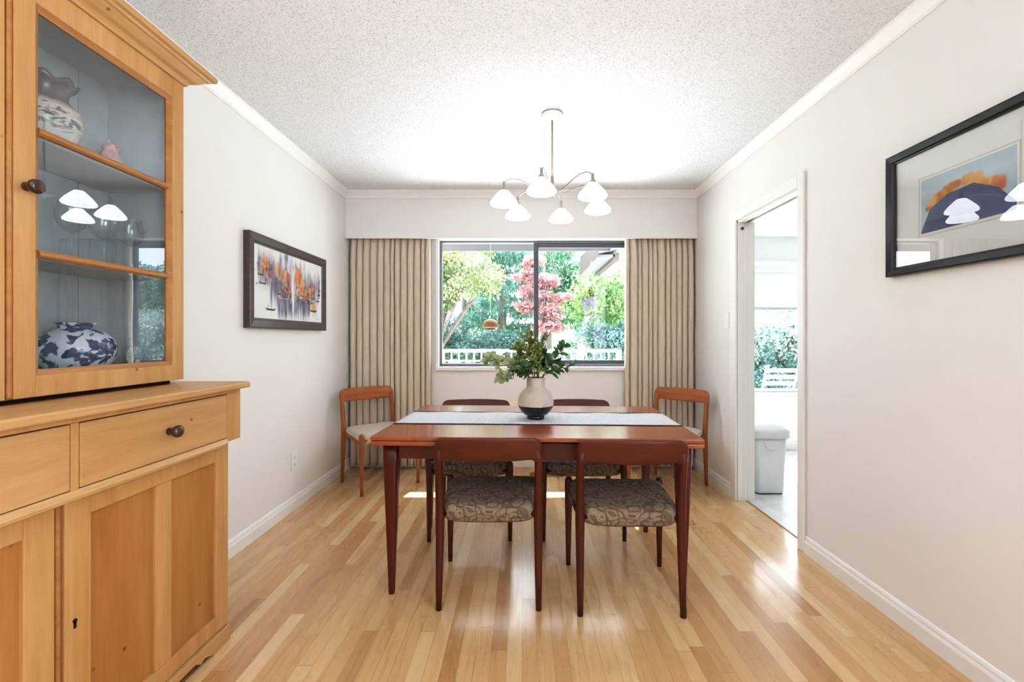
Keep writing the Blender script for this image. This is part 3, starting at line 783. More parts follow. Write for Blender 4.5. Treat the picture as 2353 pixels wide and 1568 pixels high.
def still(U, V):
    r = np.random.default_rng(9)
    c = lin(176,196,206)*(1-V[...,None]*.0) + 0*V[...,None]
    c = blob(c, U, V, .5, .75, 1.2, .12, lin(196,208,216), .7)
    top = lambda x: np.interp(x, [0,.1,.3,.5,.62,.85,1], [.10,.44,.60,.66,.66,.46,.2])
    G_ = [lin(214,158,70), lin(200,126,46), lin(220,176,98), lin(206,146,60), lin(196,112,44)]
    for i in range(46):
        x = .07+.80*r.random(); v = float(top(x)) + r.uniform(-.02,.10)
        c = blob(c, U, V, x, v, r.uniform(.022,.05), r.uniform(.04,.08), G_[r.integers(5)], 2.2, 3)
    c = poly(c, U, V, [(-.01,-.01),(0,.03),(.11,.42),(.32,.60),(.60,.64),(.84,.44),(1.01,.12),(1.01,-.01)], lin(72,84,124), 1)
    c = poly(c, U, V, [(-.01,-.01),(0,.03),(.045,.2),(.50,.2),(.50,-.01)], lin(40,56,104), .85)
    return np.clip(c, 0, 1)
t = thing('framed_print', 'black-framed glazed print with golden flowers over blue on the right wall', 'picture', (XR, 1.527, 1.655))
PY0, PY1, PZ0, PZ1 = 1.196, 1.858, 1.411, 1.902
obj('frame', picture_frame_mb(XR, -1, PY0, PY1, PZ0, PZ1, .030, .036), M_black, t, .0015)
b = MB(); b.box(XR-.010, XR-.006, PY0+.03, PY1-.03, PZ0+.03, PZ1-.03); obj('mat_board', b, plain('mat_card', srgb(232,230,226), .8, .1, var=.01), t)
b = MB()
for a0,a1,c0,c1 in ((1.370,1.724,1.545,1.549),(1.370,1.724,1.767,1.771),(1.370,1.374,1.549,1.767),(1.720,1.724,1.549,1.767)): b.box(XR-.0115, XR-.010, a0, a1, c0, c1)
obj('mat_bevel', b, plain('mat_bevel_card', srgb(214,210,204), .8, .1, var=0), t)
raster_obj('print', t, (XR-.0112, 1.712, 1.557), (0,-1,0), (0,0,1), .330, .202, 220, 140, still, attrmat('print_ink', .6, .2))
b = MB(); b.add([(XR-.0175,PY0+.03,PZ0+.03),(XR-.0175,PY1-.03,PZ0+.03),(XR-.0175,PY1-.03,PZ1-.03),(XR-.0175,PY0+.03,PZ1-.03)], [(0,3,2,1)]); obj('pane', b, M_ppane, t)

# ------------------------------------------------------------------ wall fittings
t = thing('light_switch', 'white light switch plate on the right wall beside the doorway', 'switch', (XR, 3.357, 1.29))
b = MB(); b.box(XR-.006, XR, 3.322, 3.392, 1.232, 1.348); obj('plate', b, M_white, t, .003)
b = MB(); b.prism([(XR-.006,1.26),(XR-.010,1.262),(XR-.007,1.29),(XR-.006,1.32)], 'y', 3.341, 3.373); obj('rocker', b, M_white, t, .001)
t = thing('wall_outlet', 'white electrical outlet low on the left wall under the painting', 'outlet', (XL, 3.04, .326))
b = MB(); b.box(XL, XL+.006, 3.004, 3.076, .266, .386); obj('plate', b, M_white, t, .003)
for z in (.302, .350):
    b = MB(); b.lathe([(0,0),(.016,0),(.016,.002),(0,.002)], (XL+.006,3.04,z), 20, False, 'x'); so = obj('socket', b, M_white, t)
    b = MB(); b.box(XL+.008, XL+.0085, 3.033, 3.035, z-.006, z+.006); b.box(XL+.008, XL+.0085, 3.045, 3.047, z-.006, z+.006); obj('slot', b, M_darkgap, so)
t = thing('floor_register', 'slotted metal heating register in the floor under the window', 'vent', (.20, 3.80, 0))
b = MB(); b.box(.06, .34, 3.745, 3.752, 0, .006); b.box(.06,.34,3.848,3.855,0,.006); b.box(.06,.067,3.752,3.848,0,.006); b.box(.333,.34,3.752,3.848,0,.006); b.box(.067,.333,3.797,3.803,0,.006)
for k in range(22):
    x = .072+k*.0122; b.box(x, x+.006, 3.752, 3.848, 0, .004)
obj('grille', b, M_brass, t)
b = MB(); b.box(.066, .334, 3.75, 3.85, .0004, .0012); obj('duct', b, M_darkgap, t)
b = MB(); b.tube([(.30,3.745,.004),(.30,3.745,.022)], [.005,.005], 8); b.tube([(.285,3.745,.022),(.315,3.745,.022)], [.006,.006], 8); obj('damper_lever', b, M_black, t)

# ------------------------------------------------------------------ curtains
def curtain(x0, x1, nf, seed, zb_, zt_, yc):
    r = random.Random(seed)
    ws = [r.uniform(.65,1.35) for _ in range(nf)]; tot = sum(ws); xs = [x0]
    for q in ws: xs.append(xs[-1]+q/tot*(x1-x0))
    am = [r.uniform(.75,1.15) for _ in range(nf)]; ph = [r.uniform(-.18,.18) for _ in range(nf)]
    per = 14; nv = 34
    vs = []; cols = 0
    for k in range(nf):
        for q in range(per + (1 if k == nf-1 else 0)):
            s = q/per
            for j in range(nv):
                v = j/(nv-1); z = zb_+(zt_-zb_)*v
                top = max(0, (v-.90)/.10)
                sp = s
                # pleat: fabric bunches towards the middle of each fold at the heading
                sq = s + .22*math.sin(2*PI*s)*(-1)*top*.9
                prof = math.sin(PI*s)**(1.3) if True else 0
                dep = (-.058*min(1.1,am[k])*(abs(math.sin(PI*s))**.62))*(1-.4*top)
                sway = ph[k]*.05*(1-v)
                x = xs[k]+(xs[k+1]-xs[k])*(s - .135*math.sin(2*PI*s)*(1-top) + .06*math.sin(2*PI*s)*top) + sway*math.sin(PI*s)
                y = yc + .026 + dep + .004*math.sin(9*z+k*2.1)*(1-top)
                vs.append((x, y, z))
            cols += 1
    fs = [(i*nv+j,(i+1)*nv+j,(i+1)*nv+j+1,i*nv+j+1) for i in range(cols-1) for j in range(nv-1)]
    b = MB(); b.add(vs, fs, True); return b
def curtain_thing(x0, x1, nf, seed, label):
    t = thing('curtain', label, 'curtain', ((x0+x1)/2, 3.99, .012), 0, 'pleated curtains at the window')
    fab = obj('curtain_panel', curtain(x0, x1, nf, seed, .028, 2.10, 3.985), M_curt, t)
    m = fab.modifiers.new('solid','SOLIDIFY'); m.thickness = .0015
    b = MB(); b.box(x0, x1, 3.99, 4.002, 2.105, 2.125); obj('curtain_rail', b, M_white, t, .002)
curtain_thing(XL+.022, -.815, 13, 5, 'beige pleated curtain on the side of the sailing-boat painting')
curtain_thing(.915, XR-.012, 12, 8, 'beige pleated curtain on the side of the doorway')

# ------------------------------------------------------------------ dining chairs
def make_chair(label, group):
    t = thing('dining_chair', label, 'chair', (0,0,0), 0, group)
    # front legs (poke up at the seat corners)
    for s in (-1, 1):
        b = MB(); b.tube([(s*.2315,.21,0),(s*.231,.2085,.15),(s*.230,.206,.32),(s*.230,.205,.40),(s*.2295,.204,.44),(s*.229,.203,.452)], [.0115,.0145,.0185,.0200,.0185,.011], 14)
        obj('leg', b, M_teak, t, local=True)
    for s in (-1, 1):
        pts = [(s*.2135,-.212,0),(s*.213,-.204,.12),(s*.2125,-.192,.28),(s*.212,-.186,.40),(s*.213,-.190,.48),(s*.2135,-.202,.57),(s*.2125,-.218,.64),(s*.205,-.231,.69)]
        b = MB(); b.tube(pts, [.0125,.0150,.0180,.0200,.0190,.0175,.0170,.014], 14); obj('leg', b, M_teak, t, local=True)
    # crest rail: a curved board whose ends turn down into the rear posts
    nx = 41; ns = 16; rings = []
    for i in range(nx):
        u = -1+2*i/(nx-1); x = u*.2305
        e = abs(u)
        y = -.232 - .030*(1-u*u)
        ztop = .748 - .006*e*e
        if e > .80: ztop -= .040*(1-math.sqrt(max(0,1-((e-.80)/.20)**2)))
        zbot = .640 + .010*e*e
        if e > .76: zbot -= .052*((e-.76)/.24)**1.6 if e < .93 else .052*((.93-.76)/.24)**1.6 - .00*(e-.93)
        if e > .93: zbot += .03*((e-.93)/.07)**2
        th = .0115
        zc = (ztop+zbot)/2; hz = max((ztop-zbot)/2, .004)
        ring = []
        for k in range(ns):
            a = 2*PI*k/ns
            ca, sa = math.cos(a), math.sin(a)
            cx = math.copysign(abs(ca)**.6, ca); sz = math.copysign(abs(sa)**.45, sa)
            tk = th*(1 if e < .95 else math.sqrt(max(.12, 1-((e-.95)/.05)**2*.85)))
            z = zc+hz*sz
            lean = -(z-.66)*.20
            ring.append((x, y+tk*cx*(1.0)+lean+.012, z))
        rings.append(ring)
    b = MB(); loft(b, rings); obj('backrest', b, M_teak_b, t, local=True)
    # rails
    for s in (-1, 1):
        b = MB(); b.tube([(s*.230,.205,.378),(s*.2215,.01,.392),(s*.2125,-.187,.400)], [.0095,.011,.0095], 10, squash=1.3); obj('side_rail', b, M_teak, t, local=True)
    b = MB(); b.tube([(-.23,.206,.40),(.23,.206,.40)], .011, 10); obj('front_rail', b, M_teak, t, local=True)
    b = MB(); b.tube([(-.212,-.186,.405),(.212,-.186,.405)], .011, 10); obj('rear_rail', b, M_teak, t, local=True)
    # upholstered seat
    nr = 40; rings = []
    def outline(k, n, shrink):
        a = 2*PI*k/n
        ca, sa = math.cos(a), math.sin(a)
        p = .30
        sx = math.copysign(abs(ca)**p, ca); sy = math.copysign(abs(sa)**p, sa)
        y = sy*(.218-shrink)+.006
        hw = .222 + (y/.2)*.014 - shrink
        return sx*hw, y
    n = 72
    lev = [(.045,.372),(.012,.374),(.002,.384),(0,.402),(.0,.418),(.004,.434),(.014,.445),(.032,.450),(.07,.451),(.12,.448),(.17,.445)]
    for sh, z in lev:
        ring = []
        for k in range(n):
            x, y = outline(k, n, min(sh,.19))
            # keep clear of the leg corners
            sag = -.004*(1-(x/.23)**2) if z > .44 else 0
            rear = .006*math.cos(x/.22*PI/2) if z < .40 else 0
            ring.append((x, y, z+sag-rear))
        rings.append(ring)
    b = MB(); loft(b, rings); obj('seat', b, M_seat, t, local=True)
    return t
G1 = 'teak dining chairs'
ch = make_chair('teak dining chair with patterned seat, nearest the pine sideboard, its back to the viewer', G1)
ch.location = (-.143, 2.125, 0); ch.rotation_euler = (0,0,R.uniform(-.002,.002))
dup(ch, (.4615, 2.080, 0), math.radians(-1.5), 'teak dining chair with patterned seat, its back overlapping the near table corner by the doorway', G1)
dup(ch, (-.305, 2.775, 0), PI+.02, 'teak dining chair tucked in on the window side, behind the left part of the table', G1)
dup(ch, (.355, 2.775, 0), PI-.01, 'teak dining chair tucked in on the window side, right of the vase', G1)
c1 = dup(ch, (-1.150, 3.600, 0), PI+math.radians(42.5), 'teak dining chair with patterned seat, coloured as brightly lit, in the corner of the painting wall', G1)
c2 = dup(ch, (1.150, 3.520, 0), PI-math.radians(43), 'teak dining chair with patterned seat, coloured as brightly lit, in the corner beside the doorway wall', G1)

# corner chairs use lit copies of teak and seat, window light in the colour
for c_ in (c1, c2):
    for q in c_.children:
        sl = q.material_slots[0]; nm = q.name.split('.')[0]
        new = M_seat_lit if nm == 'seat' else (M_teak_lit_x if nm in ('backrest','front_rail','rear_rail') else M_teak_lit)
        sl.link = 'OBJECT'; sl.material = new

# ------------------------------------------------------------------ dining table
TH = .735; TC = (.073, 2.364, 0); TR = math.radians(-2.4)
t = thing('dining_table', 'teak draw-leaf dining table with tapered legs in the middle of the room', 'table', TC, TR)
hx, hy = .7125, .4575
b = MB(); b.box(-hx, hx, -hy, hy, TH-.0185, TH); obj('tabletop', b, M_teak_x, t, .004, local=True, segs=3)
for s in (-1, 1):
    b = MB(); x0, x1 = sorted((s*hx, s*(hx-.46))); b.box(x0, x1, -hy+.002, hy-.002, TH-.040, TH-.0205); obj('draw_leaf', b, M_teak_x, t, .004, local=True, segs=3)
b = MB()
b.box(-.615, .615, -.372, -.350, TH-.118, TH-.041); b.box(-.615, .615, .350, .372, TH-.118, TH-.041)
b.box(-.66, -.638, -.34, .34, TH-.118, TH-.041); b.box(.638, .66, -.34, .34, TH-.118, TH-.041)
b.box(-.25, .25, -.35, .35, TH-.05, TH-.041)
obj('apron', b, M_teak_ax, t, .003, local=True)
for sx in (-1, 1):
    for sy in (-1, 1):
        rings = []
        for z, h in ((0,.0115),(.01,.0125),(.25,.0205),(.45,.0275),(.60,.0335),(TH-.041,.0345)):
            rings.append(rrect(sx*.652, sy*.352, h, h, z, h*.45, 4))
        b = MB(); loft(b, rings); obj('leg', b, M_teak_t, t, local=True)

# runner
t = thing('table_runner', 'pale woven table runner with dark borders laid along the table', 'runner', (TC[0], TC[1], TH), TR)
def run_mb(x0, x1, y0, y1, z, th):
    b = MB()
    nx, ny = 60, 8
    f = lambda u, v: (x0+(x1-x0)*u, y0+(y1-y0)*v, z+th*.5+.0012*math.sin(u*31)*math.sin(v*5)*(1 if .02<u<.98 else 0))
    b.grid(f, nx, ny); return b
o = obj('runner_cloth', run_mb(-.705, .705, -.162, .182, .0016, .001), M_runner, t, local=True); m = o.modifiers.new('s','SOLIDIFY'); m.thickness = .0014
for y0, y1 in ((-.172,-.162), (.182,.192)):
    b = MB(); b.box(-.706, .706, y0, y1, .0004, .0034); obj('border', b, M_rborder, t, .0008, local=True)

# vase
VX, VY, VZ = .071, 2.352, TH+.0042
t = thing('vase', 'round stoneware vase, cream above and glossy black below, on the table runner', 'vase', (VX, VY, VZ))
up = [(.0925,.070),(.094,.083),(.0925,.102),(.085,.125),(.070,.146),(.056,.159),(.0485,.166),(.0475,.172),(.0475,.213),(.046,.215),(.044,.213),(.044,.17),(.06,.15),(.08,.12)]
b = MB(); b.lathe(up, (VX,VY,VZ), 48); obj('vase_body', b, M_ceramic, t)
lo = [(0,0),(.044,0),(.0455,.003),(.0455,.013),(.044,.0155),(.050,.0175),(.060,.023),(.072,.033),(.082,.045),(.0895,.059),(.0927,.070),(.0915,.072)]
b = MB(); b.lathe(lo, (VX,VY,VZ), 48); obj('vase_base', b, M_ceramic_b, t)

# branches in the vase
def leaf(mb, p, d, n, L_, W__, curl=.15):
    d = d.normalized(); n = (n - d*n.dot(d)).normalized(); s = d.cross(n)
    prof = [(0,.06),(.15,.55),(.38,1),(.62,.92),(.84,.5),(1,.02)]
    vs = []
    for a, w in prof:
        c = p + d*(a*L_) - n*(curl*L_*a*a)
        up_ = n*(W__*w*.18)
        vs += [c - s*(W__*w*.5) + up_, c, c + s*(W__*w*.5) + up_]
    fs = []
    for k in range(len(prof)-1):
        for q in range(2):
            fs.append((k*3+q, k*3+q+1, (k+1)*3+q+1, (k+1)*3+q))
    mb.add([tuple(v) for v in vs], fs, True)
def rv(r): 
    v = Vector((r.gauss(0,1), r.gauss(0,1), r.gauss(0,1))); return v.normalized()
M_lf_dark = leafmat('leaf_dark_green', srgb(50,82,44), srgb(94,122,70), .15, .35, 30)
M_lf_mid = leafmat('leaf_mid_green', srgb(116,134,68), srgb(176,180,112), .25, .4, 30)
M_lf_euca = leafmat('leaf_grey_green', srgb(130,150,106), srgb(188,194,152), .25, .45, 25)
M_lf_blue = leafmat('leaf_deep_olive', srgb(44,58,46), srgb(70,82,64), .15, .4, 25)
M_stem = plain('stem_brown', srgb(78,72,44), .6, .2, var=.15, scale=60)
def branch(name, label, path, leafm, nl, L_, W__, seed, droop=.15, start=.25, style='alt', nside=0):
    r = random.Random(seed)
    P = [Vector((VX,VY,VZ)) + Vector(p) for p in path]
    t = thing(name, label, 'branch', tuple(P[0]), 0, 'cut branches in the vase')
    def at(s):
        k = min(int(s*(len(P)-1)), len(P)-2); f = s*(len(P)-1)-k
        q0 = P[max(k-1,0)]; q1 = P[k]; q2 = P[k+1]; q3 = P[min(k+2,len(P)-1)]
        pos = .5*((2*q1)+(-q0+q2)*f+(2*q0-5*q1+4*q2-q3)*f*f+(-q0+3*q1-3*q2+q3)*f**3)
        return pos
    sp = [at(i/16) for i in range(17)]
    b = MB(); b.tube(sp, [.0026-.0016*i/16 for i in range(17)], 6)
    lb = MB(); twigs = []
    for k in range(nside):
        s = start + (1-start)*(k+.5)/nside
        p = at(s); d = (at(min(1,s+.03))-at(max(0,s-.03))).normalized()
        td = (d*.7 + rv(r)*.75).normalized(); tl = r.uniform(.03,.07)*(1.2-s*.5)
        b.tube([p, p+td*tl*.5, p+td*tl+Vector((0,0,.006))], [.0012,.0009,.0006], 5); twigs.append((p, td, tl))
    def put(p, d, sc=1):
        if style == 'fine':
            for _ in range(3): leaf(lb, p+rv(r)*.008, (d*.5+rv(r)), rv(r), L_*r.uniform(.6,1.2)*sc, W__*r.uniform(.7,1.2)*sc, droop)
        else:
            side = rv(r); ld = (d*.55 + (side - d*side.dot(d)).normalized()*.85 + Vector((0,-.12,-.05))).normalized()
            leaf(lb, p, ld, Vector((r.uniform(-.4,.4), -.75, .8)) if r.random() < .8 else rv(r), L_*r.uniform(.75,1.15)*sc, W__*r.uniform(.8,1.15)*sc, droop)
    for k in range(nl):
        s = start + (1-start)*(k+.5)/nl
        if twigs and r.random() < .75:
            p, td, tl = twigs[r.randrange(len(twigs))]; f = r.uniform(.25,1.05); put(p+td*tl*f, td)
        else:
            p = at(s); d = (at(min(1,s+.03))-at(max(0,s-.03))).normalized(); put(p, d, 1.05-.3*s)
    obj('stem', b, M_stem, t); obj('leaves', lb, leafm, t)
branch('eucalyptus_branch', 'grey-green round-leaved branch reaching furthest left out of the vase', [(-.01,0,.03),(-.022,-.005,.19),(-.09,-.015,.265),(-.17,-.02,.30),(-.245,-.02,.315)], M_lf_euca, 46, .045, .038, 1, .2, .42, nside=9)
branch('eucalyptus_branch', 'drooping grey-green branch hanging low left over the vase shoulder', [(-.005,-.01,.03),(-.025,-.02,.20),(-.08,-.05,.248),(-.14,-.06,.245),(-.175,-.06,.225)], M_lf_euca, 30, .044, .034, 2, .25, .45, nside=6)
branch('fine_leaf_branch', 'tall yellow-green bushy sprig at the top of the vase arrangement', [(0,.005,.03),(-.005,.0,.22),(-.02,.0,.31),(-.03,.0,.38),(-.035,0,.425)], M_lf_mid, 230, .017, .011, 3, .15, .40, 'fine', 16)
branch('fine_leaf_branch', 'dense mid-green sprig filling the middle left of the vase arrangement', [(-.005,-.012,.03),(-.012,-.022,.21),(-.05,-.035,.275),(-.075,-.04,.33),(-.09,-.04,.372)], M_lf_mid, 150, .022, .015, 4, .15, .38, 'fine', 12)
branch('fine_leaf_branch', 'green sprig filling the front centre of the vase arrangement', [(.005,-.015,.03),(.01,-.025,.21),(.015,-.04,.27),(.01,-.045,.33),(.0,-.045,.375)], M_lf_mid, 150, .02, .014, 14, .15, .38, 'fine', 12)
branch('wispy_branch', 'thin wispy dark sprig standing upright against the window mullion', [(.01,.01,.03),(.015,.012,.22),(.028,.01,.31),(.036,.01,.37),(.04,.01,.43)], M_lf_blue, 120, .008, .005, 5, .1, .45, 'fine', 14)
branch('salal_branch', 'glossy dark-leaved branch rising to the right of the vase', [(.012,.0,.03),(.028,.0,.20),(.075,-.005,.27),(.115,-.008,.33),(.15,-.01,.385)], M_lf_dark, 26, .062, .036, 6, .2, .36)
branch('salal_branch', 'dark-leaved branch reaching lowest right beside the vase', [(.014,-.01,.03),(.03,-.012,.205),(.085,-.02,.245),(.135,-.025,.265),(.19,-.025,.275)], M_lf_dark, 20, .052, .028, 7, .2, .40)
branch('salal_branch', 'dark leafy branch spreading low over the front rim of the vase', [(.0,-.012,.03),(-.005,-.028,.21),(-.02,-.06,.245),(-.05,-.075,.262),(-.085,-.08,.285)], M_lf_dark, 30, .05, .034, 8, .2, .36, nside=5)
branch('salal_branch', 'short dark leafy branch behind the centre of the vase arrangement', [(.004,.012,.03),(.006,.02,.21),(.02,.03,.26),(.04,.035,.30),(.055,.035,.335)], M_lf_dark, 34, .05, .034, 9, .2, .36, nside=5)

# ------------------------------------------------------------------ chandelier
CX, CY = .172, 2.57
t = thing('chandelier', 'six-armed nickel chandelier with lit white glass shades hanging over the table', 'chandelier', (CX, CY, ZC))
b = MB(); b.lathe([(0,0),(.060,0),(.061,-.004),(.061,-.030),(.058,-.034),(0,-.036)], (CX,CY,ZC), 48); obj('canopy', b, M_white, t)
b = MB(); b.lathe([(0,-.001),(.0625,-.001),(.0625,-.005),(0,-.005)], (CX,CY,ZC), 48); obj('canopy_rim', b, M_nickel, t)
b = MB(); b.tube([(CX,CY,ZC-.034),(CX,CY,2.06)], .0055, 14); obj('rod', b, M_nickel, t)
b = MB(); b.lathe([(0,.105),(.0085,.105),(.0095,.10),(.0095,.035),(.011,.03),(.012,.015),(.011,.0),(.006,-.012),(.004,-.02),(0,-.022)], (CX,CY,1.985), 24); obj('hub', b, M_nickel, t)
for k in range(6):
    a = math.radians(15+60*k); ca, sa = math.cos(a), math.sin(a)
    Rr = .283
    pp = [(.008,1.998),(.03,1.993),(.07,1.998),(.115,2.016),(.16,2.038),(.20,2.050),(.24,2.050),(.265,2.040),(.283,2.022)]
    pts = [(CX+ca*r_, CY+sa*r_, z) for r_, z in pp]
    b = MB(); b.tube(pts, .0036, 10); arm = obj('arm', b, M_nickel, t)
    c = (CX+ca*Rr, CY+sa*Rr, 1.905)
    b = MB(); b.lathe([(0,.126),(.007,.126),(.008,.124),(.008,.098),(.010,.094),(.017,.086),(.021,.078),(.021,.074),(0,.074)], c, 20); obj('socket', b, M_nickel, arm)
    b = MB(); b.lathe([(.018,.078),(.024,.074),(.040,.058),(.056,.040),(.070,.022),(.0765,.010),(.077,.003),(.073,-.002),(.058,-.004),(.03,-.002),(0,-.001)], c, 40); obj('shade', b, M_shade, arm)

# ------------------------------------------------------------------ outdoors
M_deck = wood('deck_boards', srgb(222,222,222), srgb(236,236,236), srgb(245,245,245), 'x', .4, .7, .2)  # near-white so the deck, below sight, reflects light up to the ceiling
M_lawn = plain('lawn_green', srgb(150,176,110), .9, .1, var=.3, scale=3)
b = MB(); y = 4.78
while y < 8.3:
    b.box(-6, 7.5, y, y+.138, -.05, -.02); y += .143
o = struct('ground_deck', b, M_deck)
b = MB(); b.box(-40, 40, 4.17, 60, -1.3, -1.0); struct('ground', b, M_lawn)
# eave and roof corner
M_eavew = plain('eave_white', srgb(236,236,236), .6, .2, var=.01)
M_fascia = plain('fascia_grey', srgb(112,108,109), .6, .2, var=.04)
t = thing('roof_overhang', 'grey fascia and white underside of the roof overhang outside the window', 'roof', (0, 4.6, 2.3))
b = MB(); b.box(-4, .94, 4.17, 4.72, 2.175, 2.19); obj('eave_lining', b, M_eavew, t)
b = MB(); b.box(-4, .94, 4.72, 4.743, 2.077, 2.155); obj('fascia', b, M_fascia, t)
b = MB(); b.box(-4, .97, 4.70, 4.755, 2.155, 2.19); obj('gutter', b, M_eavew, t)
b = MB(); b.box(.92, .94, 4.17, 4.72, 2.077, 2.175); obj('side_fascia', b, M_fascia, t)
t = thing('porch_roof', 'grey boarded corner of a porch roof above the garden, right of the window mullion', 'roof', (1.4, 7.4, 2.3))
M_fd = plain('porch_board', srgb(88,80,78), .6, .2, var=.04)
b = MB(); b.prism([(6.2,2.30),(7.9,2.30),(7.9,2.60),(6.2,2.47)], 'x', 1.02, 1.06); obj('barge_board', b, M_fd, t)
b = MB(); b.prism([(1.06,2.34),(2.2,2.62),(2.2,2.66),(1.06,2.40)], 'y', 6.2, 7.9); obj('roof_slab', b, M_fascia, t)
b = MB(); b.box(1.06, 1.30, 6.3, 7.85, 2.30, 2.335); obj('soffit_board', b, M_fascia, t)
b = MB(); b.box(1.28, 1.36, 6.3, 7.9, 2.26, 2.36); obj('purlin', b, M_fd, t)

# deck railing
t = thing('deck_railing', 'white picketed railing along the far edge of the deck', 'railing', (-1.6, 8.1, 0))
b = MB(); b.box(-5.0, 1.78, 8.05, 8.13, .90, .96); b.box(-5.0, 1.78, 8.07, 8.11, .735, .765) ; obj('top_rail', b, M_white, t, .004)
b = MB(); b.box(-5.0, 1.78, 8.07, 8.11, .08, .12); obj('bottom_rail', b, M_white, t)
for x in (-5.0, -2.6, -.4, 1.74):
    b = MB(); b.box(x-.045, x+.045, 8.045, 8.135, -.02, .95); obj('post', b, M_white, t)
k = 0; x = -3.3
while x < 1.70:
    if min(abs(x-q) for q in (-2.6,-.4,1.74)) > .06:
        b = MB(); b.box(x-.014, x+.014, 8.075, 8.105, .12, .90); obj('picket', b, M_white, t)
    x += .135
# round patio table with white cloth
M_cream = plain('patio_cloth', srgb(238,238,220), .8, .1, var=.03)
t = thing('patio_table', 'round cream patio table on the deck beyond the left pane', 'table', (-.95, 6.9, -.02))
b = MB(); b.lathe([(0,.74),(.40,.735),(.44,.73),(.455,.715),(.45,.70),(0,.69)], (-.95,6.9,-.02), 40); obj('tabletop', b, M_cream, t)
b = MB(); b.lathe([(0,.70),(.03,.70),(.03,.05),(.2,.02),(.2,0),(0,0)], (-.95,6.9,-.02), 20); obj('pedestal', b, M_white, t)

# hanging flower basket
M_lime = leafmat('leaf_lime', srgb(74,112,40), srgb(122,150,64), .4, .5, 8)
t = thing('hanging_basket', 'white hanging flower pot with trailing plants outside the right pane', 'flower pot', (.98, 6.6, 1.55))
c = (.99, 6.6, 1.555)
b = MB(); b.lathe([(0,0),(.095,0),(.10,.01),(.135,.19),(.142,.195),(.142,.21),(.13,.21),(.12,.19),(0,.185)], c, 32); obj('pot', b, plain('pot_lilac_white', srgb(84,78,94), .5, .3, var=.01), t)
lb = MB(); r = random.Random(21)
for k in range(420):
    a = r.uniform(0,2*PI); rr = r.uniform(0,.2)
    if k < 300: p = Vector((c[0]+rr*math.cos(a), c[1]+rr*math.sin(a), c[2]+.2+r.uniform(0,.16)*(1-rr/.26)))
    else: p = Vector((c[0]+.17*math.cos(a)+r.gauss(0,.02), c[1]+.17*math.sin(a), c[2]+.2-r.uniform(0,.2)))
    leaf(lb, p, rv(r)+Vector((0,0,-.2)), rv(r), .05, .03)
obj('trailing_plant', lb, M_lime, t)
lb = MB()
for k in range(50):
    a = r.uniform(0,2*PI); rr = r.uniform(.02,.24)
    leaf(lb, Vector((c[0]+rr*math.cos(a), c[1]+rr*math.sin(a), c[2]+.30+r.uniform(-.08,.12))), rv(r), rv(r), .034, .03)
obj('flowers', lb, leafmat('petal_pink', srgb(190,140,148), srgb(206,170,172), .4), t)
b = MB()
for k in range(3):
    a = 2*PI*k/3; b.tube([(c[0]+.135*math.cos(a), c[1]+.135*math.sin(a), c[2]+.2), (c[0],c[1],2.20)], .004, 6)
b.tube([(c[0],c[1],2.2),(c[0]+.04,c[1],2.30)], .004, 6)
obj('hanger', b, M_white, t)
# straw bird feeder
t = thing('bird_feeder', 'small brown woven dome feeder hanging outside the left pane', 'bird feeder', (-.325, 4.6, 1.268))
c = (-.325, 4.6, 1.252)
M_straw = wood('woven_straw', srgb(70,48,28), srgb(94,68,44), srgb(122,94,66), 'x', 6, .8, .1)
b = MB(); b.lathe([(.02,0),(.07,.010),(.088,.024),(.084,.046),(.068,.075),(.042,.096),(.018,.104),(0,.106)], c, 28); obj('dome', b, M_straw, t)
b = MB(); b.lathe([(0,.0),(.05,.002),(.055,-.005),(0,-.010)], c, 24); obj('tray', b, M_straw, t)
b = MB(); b.tube([(c[0],c[1],c[2]+.10),(c[0],c[1],2.178)], .0012, 6); obj('string', b, M_white, t)

# patio chairs beyond the kitchen window
M_pchair = plain('painted_wood_lime', srgb(226,228,176), .5, .3, var=.05)
def patio_chair(label, loc, rz):
    t = thing('patio_chair', label, 'chair', loc, rz, 'slatted chairs on the deck')
    for s in (-1,1):
        b = MB(); b.tube([(s*.20,.20,0),(s*.20,-.02,.44),(s*.20,-.16,.82)], [.018]*3, 8, squash=.6); obj('leg', b, M_pchair, t, local=True)
        b = MB(); b.tube([(s*.17,-.20,0),(s*.17,.02,.36),(s*.17,.18,.44)], [.016]*3, 8, squash=.6); obj('leg', b, M_pchair, t, local=True)
    for k in range(3):
        z = .60+.085*k; y = -.02-(z-.44)*.37
        b = MB(); b.box(-.20, .20, y-.008, y+.008, z-.024, z+.024); obj('back_slat', b, M_pchair, t, .003, local=True)
    for k in range(5):
        y = -.10+.075*k; b = MB(); b.box(-.21, .21, y-.028, y+.028, .44, .456); obj('seat_slat', b, M_pchair, t, .003, local=True)
    return t
pc = patio_chair('pale yellow slatted chair on the deck, centred in the kitchen window', (3.29, 5.82, -.02), 0)
dup(pc, (3.98, 6.15, -.02), 1.25, 'pale yellow slatted chair at the edge of the doorway view, turned sideways')

